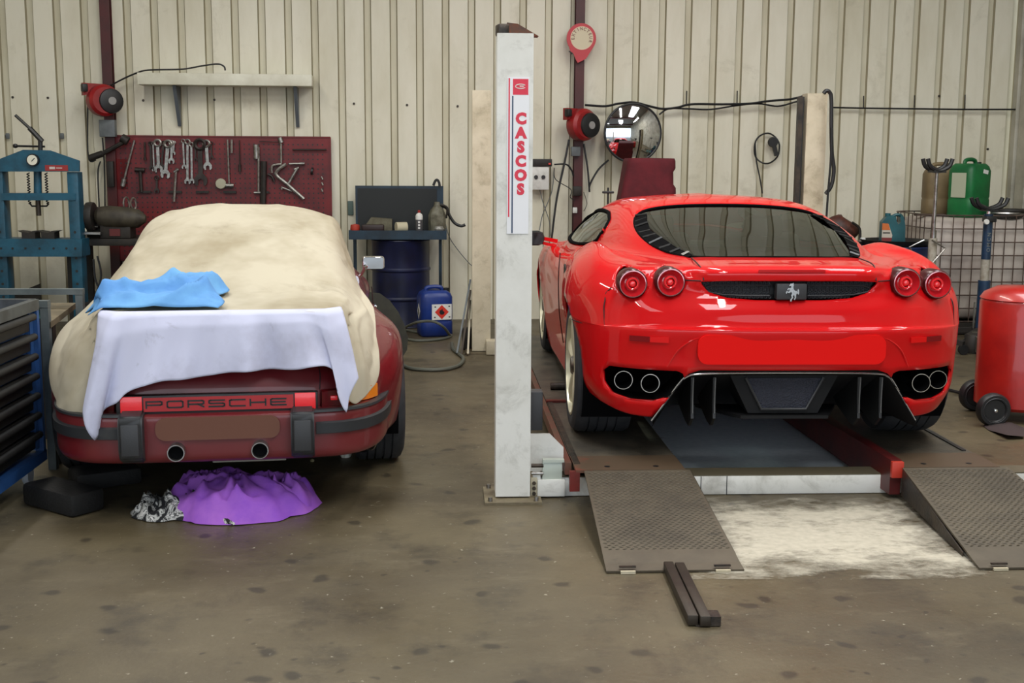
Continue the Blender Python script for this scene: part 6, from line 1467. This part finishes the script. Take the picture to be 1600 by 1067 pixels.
# ---------------------------------------------------------------- left front: tool cabinet, table frame
def cabinet():
    x=-1.915; y0,y1=4.62,5.63; zb,zt=.13,.845; W=.48
    t=thing('tool_cabinet','blue rolling tool cabinet with seven black drawers at the left edge','tool cabinet',(x,y0,0))
    Mb=mat('cabinet_blue',srgb(44,88,150),.45,col2=srgb(34,66,112),scale=5); Mk=mat('drawer_black',srgb(22,21,20),.6,col2=srgb(34,32,30),scale=16); Mt=mat('cabinet_top',srgb(74,78,78),.5,col2=srgb(52,54,54),scale=10)
    L_=y1-y0
    MB().box((-W/2-.02,L_/2,(zb+zt)/2),(W-.02,L_-.02,zt-zb-.06)).build('body',Mb,t)
    MB().box((-.005,L_-.015,(zb+zt)/2),(.04,.03,zt-zb)).build('corner_post',Mb,t)
    MB().box((-.02,L_-.05,(zb+zt)/2),(.03,.045,zt-zb-.05)).build('inner_post',Mb,t)
    MB().box((-.005,.015,(zb+zt)/2),(.04,.03,zt-zb)).build('corner_post',Mb,t)
    MB().box((-W/2,L_/2,zb-.015),(W+.03,L_+.02,.05)).build('base_rail',Mb,t)
    hs=[.76,.668,.576,.484,.392,.300,.208]
    for i,z in enumerate(hs):
        d=MB().box((-.012,L_/2-.04,z),(.028,L_-.12,.078),bev=.004).build('drawer',Mk,t)
        MB().cyl((.022,.05,z+.028),(.022,L_-.10,z+.028),.017,n=12).build('drawer_handle',Mk,d)
        MB().box((.030,L_-.13,z+.03),(.008,.04,.018),bev=.003).build('latch',mat('latch_pale',srgb(140,122,100),.5),d)
    for a,b in (((-.0,.0),(-.0,L_)),((-W,.0),(-W,L_)),((0,L_),(-W,L_)),((0,0),(-W,0))): MB().bar((a[0],a[1],zt-.01),(b[0],b[1],zt-.01),.035,.05).build('top_rim',Mt,t)
    MB().box((-W/2,L_/2,zt-.045),(W-.03,L_-.03,.01)).build('top_tray',M_dark,t)
    for (cx_,cy_) in ((-.07,L_-.12),(-.07,.35),(-W+.06,L_-.12),(-W+.06,.35)):
        w_=MB().lathe([(0,-.014),(.042,-.014),(.046,0),(.042,.014),(0,.014)],(cx_+.035,cy_,.047),'X',20).build('caster_wheel',mat('caster_white',srgb(210,216,226),.4),t)
        MB().lathe([(0,.016),(.012,.016),(.012,-.016),(0,-.016)],(cx_,cy_,.047),'X',10).build('hub',M_dark,w_)
        MB().box((cx_,cy_,.095),(.04,.05,.012)).box((cx_+.02,cy_,.075),(.004,.03,.05)).build('caster_fork',M_steel,t)
    # cloth and odds on top
    vs=[]
    for i in range(15):
        for j in range(11):
            u=i/14;v=j/10; vs.append((-.03-.30*v,.40+.42*u,.035*max(0,noise.noise(Vector((u*4,v*4,1))))*min(1,6*u*(1-u)*v*(1-v)*6)+.004+.028*min(1,u*(1-u)*v*(1-v)*20)))
    o=obj('blue_rag',vs,grid_faces(15,11),mat('cloth_lilac',srgb(120,140,196),.8,col2=srgb(214,214,226),scale=7),None,True,(x,y0,zt-.04)); tag(o,'pale blue rag in the tray on top of the tool cabinet','rag')
    o=MB().lathe([(0,0),(.05,.0),(.06,.03),(.03,.05),(0,.05)],(0,0,0),'Z',9).build('crumpled_paper',mat('paper_white',srgb(226,222,210),.8,bump=.8,bscale=50),loc=(x-.22,y0+.72,zt-.038)); tag(o,'crumpled white paper on top of the tool cabinet','paper')
cabinet()
def table():
    Mg=mat('frame_grey',srgb(104,112,114),.45,col2=srgb(76,84,86),scale=6)
    p=at_y(70,470,5.80); z=p.z
    t=thing('steel_table','grey steel table frame standing behind the tool cabinet','table',(p.x,5.80,0))
    MB().box((0,0,z/2),(.038,.038,z)).build('leg',Mg,t); MB().box((-.9,0,z/2),(.038,.038,z)).build('leg',Mg,t)
    for x in (0,-.9): MB().box((x,.55,z/2),(.038,.038,z)).build('leg',Mg,t)
    MB().box((-.45,0,z-.014),(.94,.045,.032)).build('top_rail',Mg,t); MB().box((-.45,.55,z-.014),(.94,.045,.03)).build('top_rail',Mg,t)
    MB().box((-.45,.02,z-.06),(.90,.01,.055)).build('pale_panel',mat('pale_strip',srgb(170,164,140),.6),t)
    MB().box((-.03,.02,z-.06),(.03,.012,.055)).build('teal_sticker',mat('sticker_teal',srgb(96,150,140),.5),t)
    q=at_y(74,474,6.3)
    w_=thing('wooden_board','worn wooden board on low trestle beyond the tool cabinet','board',(0,0,0))
    zb=at_y(97,476,6.5).z
    A=[at_plane(px,py,Vector((0,0,zb)),UP) for px,py in ((60,474),(120,474),(122,479),(76,508))]
    A=[at_floor(60,473,zb),at_floor(119,473,zb),at_floor(79,503,zb),at_floor(66,498,zb)]
    obj('board',[a for a in A]+[a-UP*.03 for a in A],[(3,2,1,0),(4,5,6,7),(0,1,5,4),(1,2,6,5),(2,3,7,6),(3,0,4,7)],mat('board_wood',srgb(116,104,82),.7,col2=srgb(84,76,58),scale=8),w_)
    for a in (A[0].lerp(A[2],.15),A[2].lerp(A[0],.15)): MB().bar(Vector((a.x,a.y,0)),Vector((a.x,a.y,zb-.03)),.05).build('trestle_leg',M_dark,w_)
table()
# ---------------------------------------------------------------- floor odds
def block(c,size,rz,label):
    o=MB().box((0,0,size[2]/2+.001),size,bev=.02).build('rubber_block',mat('block_black',srgb(20,19,19),.75,bump=.3,bscale=80),loc=(c[0],c[1],0),rotz=rz); tag(o,label,'block')
block((-1.67,5.13),(.36,.17,.10),R(-38),'black rubber block on the floor in front of the tool cabinet')
block((-1.60,5.52),(.30,.2,.08),R(28),'black rubber block lying under the maroon coupe\'s left corner')
def rag(cx,cy,rx,ry,h,seed,m,name,label,cat,amp=1.0,nr=26,na=72):
    vs=[(0,0,h)]
    for i in range(1,nr+1):
        q=i/nr
        for k in range(na):
            a=2*PI*k/na; u=Vector((math.cos(a),math.sin(a),0))
            ro=1+.16*noise.noise(u*1.7+Vector((seed,0,0)))+.07*noise.noise(u*4+Vector((0,seed,0)))
            x=u.x*rx*q*ro; y=u.y*ry*q*ro
            base=h*(1-q**2.2)**.75 if q<1 else 0
            P=Vector((x*5.5,y*5.5,seed)); w_=Vector((noise.noise(P),noise.noise(P+Vector((5,5,5))),0))*.9
            rd=1-abs(noise.noise(P*.9+w_))*3.0; rd2=1-abs(noise.noise(P*2.1+w_*1.5+Vector((9,1,3))))*2.6
            ph=math.atan2(y-.07*ry/.25,x+.05); rdl=math.hypot(x+.05,y-.07)
            fo=1-abs(math.sin(ph*4.5+seed+2.2*noise.noise(Vector((x*3,y*3,seed+4)))))*1.7
            z=base+amp*(max(0,fo)*.028*min(1,rdl/(.45*rx))+max(0,rd)*.030+max(0,rd2)*.018-.012)*min(1,(1-q)*5+.12)
            vs.append((x,y,max(z,.004+.010*(1-q))))
    fs=[(0,1+k,1+(k+1)%na) for k in range(na)]
    for i in range(nr-1):
        for k in range(na): fs.append((1+i*na+k,1+(i+1)*na+k,1+(i+1)*na+(k+1)%na,1+i*na+(k+1)%na))
    o=obj(name,vs,fs,m,None,True,(cx,cy,0)); tag(o,label,cat); return o
M_pur=mat('cloth_purple',srgb(168,100,204),.75,col2=srgb(140,76,196),scale=6)
rag(-.90,5.08,.35,.25,.125,3.1,M_pur,'purple_cloth','crumpled purple cloth on the floor behind the maroon coupe','cloth',1.25)
rag(-1.03,5.30,.20,.12,.11,8.4,M_pur,'purple_cloth','smaller purple fold of cloth at the back left of the purple heap','cloth',1.0,14,40)
rag(-.70,5.08,.13,.12,.10,5.9,M_pur,'purple_cloth','purple knot of cloth at the right end of the purple heap','cloth',1.5,14,40)
def camo():
    m=bpy.data.materials.new('camo_cloth'); m.use_nodes=True; t=m.node_tree; b=t.nodes['Principled BSDF']; b.inputs['Roughness'].default_value=.8
    tc=t.nodes.new('ShaderNodeTexCoord'); v=t.nodes.new('ShaderNodeTexNoise'); v.inputs['Scale'].default_value=17; v.inputs['Detail'].default_value=2; v.inputs['Distortion'].default_value=1.6; t.links.new(tc.outputs['Object'],v.inputs[0])
    cr=t.nodes.new('ShaderNodeValToRGB'); cr.color_ramp.interpolation='CONSTANT'
    e=cr.color_ramp.elements; e[0].position=0; e[0].color=(*srgb(22,22,26),1); e[1].position=.45; e[1].color=(*srgb(122,122,120),1)
    for p_,c_ in ((.5,(190,190,186)),(.57,(84,84,84)),(.61,(214,212,208))): q=e.new(p_); q.color=(*srgb(*c_),1)
    t.links.new(v.outputs[0],cr.inputs[0]); t.links.new(cr.outputs[0],b.inputs[0]); return m
MC=camo()
rag(-1.17,5.02,.185,.13,.055,1.7,MC,'patterned_scarf','black, grey and white patterned scarf crumpled left of the purple cloth','scarf',1.3,18,54)
rag(-.90,4.855,.06,.022,.012,2.2,MC,'patterned_scarf','small corner of patterned scarf showing below the purple cloth','scarf',.4,6,24)
g=at_floor(540,714); o=MB().lathe([(0,0),(.025,.0),(.032,.018),(.02,.035),(0,.036)],(0,0,0),'Z',8).build('paper_ball',mat('paper_white',(0,0,0)),loc=(g.x,g.y,.001)); tag(o,'small crumpled white paper on the floor near the right rear tyre','paper')
g=at_floor(520,709); o=MB().box((0,0,.004),(.085,.03,.005),rz=R(-8)).build('paper_strip',mat('paper_grey',srgb(150,156,166),.6),loc=(g.x,g.y,0)); tag(o,'flat grey strip beside the paper ball on the floor','paper')
g=at_floor(488,721); o=MB().lathe([(0,0),(.009,0),(.010,.01),(0,.016)],(0,0,0),'Z',8).build('pebble',mat('pebble_tan',srgb(170,160,120),.7),loc=(g.x,g.y,0)); tag(o,'tiny tan pebble on the floor behind the maroon coupe','pebble')
# steel channel lying at the foot of the ramp
a=at_floor(1053,886,.02);b=at_floor(1093,972,.02); d=(b-a); Lc=d.length; ang=math.atan2(d.y,d.x)
t=thing('steel_channel','rusty steel rail of two welded bars lying against the left ramp','rail',(a.x,a.y,0),ang)
Ms=mat('rusty_rail',srgb(58,50,40),.5,.3,col2=srgb(46,38,32),scale=14)
for s_ in (-1,1): MB().box((Lc/2+(.0 if s_>0 else -.01),s_*.020,.022),(Lc,.036,.036),bev=.004).build('bar',Ms,t)
MB().box((Lc/2,0,.004),(Lc-.02,.02,.006)).build('web',Ms,t)
MB().box((Lc-.04,.055,.018),(.06,.035,.032)).build('end_tab',M_darkmetal,t)
# absorbent powder, and blue daylight painted over the dust
def powder(name,poly,m,label,z=.003):
    vs=[at_floor(x,y,z) for x,y in poly]
    o=obj(name,vs,[tuple(range(len(vs)))],m); tag(o,label,'powder',kind='stuff'); return o
def powder_mat(name,c1,c2,poly,lo,hi,soft=.10):
    m=bpy.data.materials.new(name); m.use_nodes=True; t=m.node_tree; b=t.nodes['Principled BSDF']; b.inputs['Roughness'].default_value=.9; L=t.links
    tc=t.nodes.new('ShaderNodeTexCoord'); n=t.nodes.new('ShaderNodeTexNoise'); n.inputs['Scale'].default_value=4; n.inputs['Detail'].default_value=12; n.inputs['Roughness'].default_value=.72
    mp=t.nodes.new('ShaderNodeMapping'); mp.inputs['Scale'].default_value=(1,1.6,1); L.new(tc.outputs['Object'],mp.inputs[0]); L.new(mp.outputs[0],n.inputs[0])
    # soft rim from generated coordinates
    sx=t.nodes.new('ShaderNodeSeparateXYZ'); L.new(tc.outputs['Generated'],sx.inputs[0])
    def edge_(o):
        a=t.nodes.new('ShaderNodeMath'); a.operation='PINGPONG'; a.inputs[1].default_value=.5; L.new(o,a.inputs[0])
        r=t.nodes.new('ShaderNodeMapRange'); r.inputs[1].default_value=0; r.inputs[2].default_value=soft*1.6; L.new(a.outputs[0],r.inputs[0]); return r.outputs[0]
    mn=t.nodes.new('ShaderNodeMath'); mn.operation='MINIMUM'; L.new(edge_(sx.outputs[0]),mn.inputs[0]); L.new(edge_(sx.outputs[1]),mn.inputs[1])
    ad=t.nodes.new('ShaderNodeMath'); ad.operation='MULTIPLY_ADD'; L.new(mn.outputs[0],ad.inputs[0]); ad.inputs[1].default_value=.35; L.new(n.outputs[0],ad.inputs[2])
    r=t.nodes.new('ShaderNodeMapRange'); r.inputs[1].default_value=lo; r.inputs[2].default_value=hi; L.new(ad.outputs[0],r.inputs[0])
    L.new(r.outputs[0],b.inputs['Alpha'])
    n2=t.nodes.new('ShaderNodeTexNoise'); n2.inputs['Scale'].default_value=30; n2.inputs['Detail'].default_value=8; L.new(tc.outputs['Object'],n2.inputs[0])
    x=t.nodes.new('ShaderNodeMix'); x.data_type='RGBA'; x.inputs[6].default_value=(*srgb(*c1),1); x.inputs[7].default_value=(*srgb(*c2),1); L.new(n2.outputs[0],x.inputs[0]); L.new(x.outputs[2],b.inputs[0]); return m
powder('absorbent_powder',[(1040,778),(1445,772),(1560,905),(1060,905)],powder_mat('powder_white',(158,151,134),(206,199,182),None,.53,.80,.22),'pale absorbent powder spread on the floor between the two ramps')
powder('absorbent_powder',[(985,632),(1245,632),(1405,740),(1068,740)],powder_mat('powder_blue_daylight',(206,214,224),(240,246,252),None,.44,.60,.04),'dusty powder with bluish daylight painted in, on the floor under the back of the red coupe',.0035)  # daylight painted as near-white blue on dust lying under the car
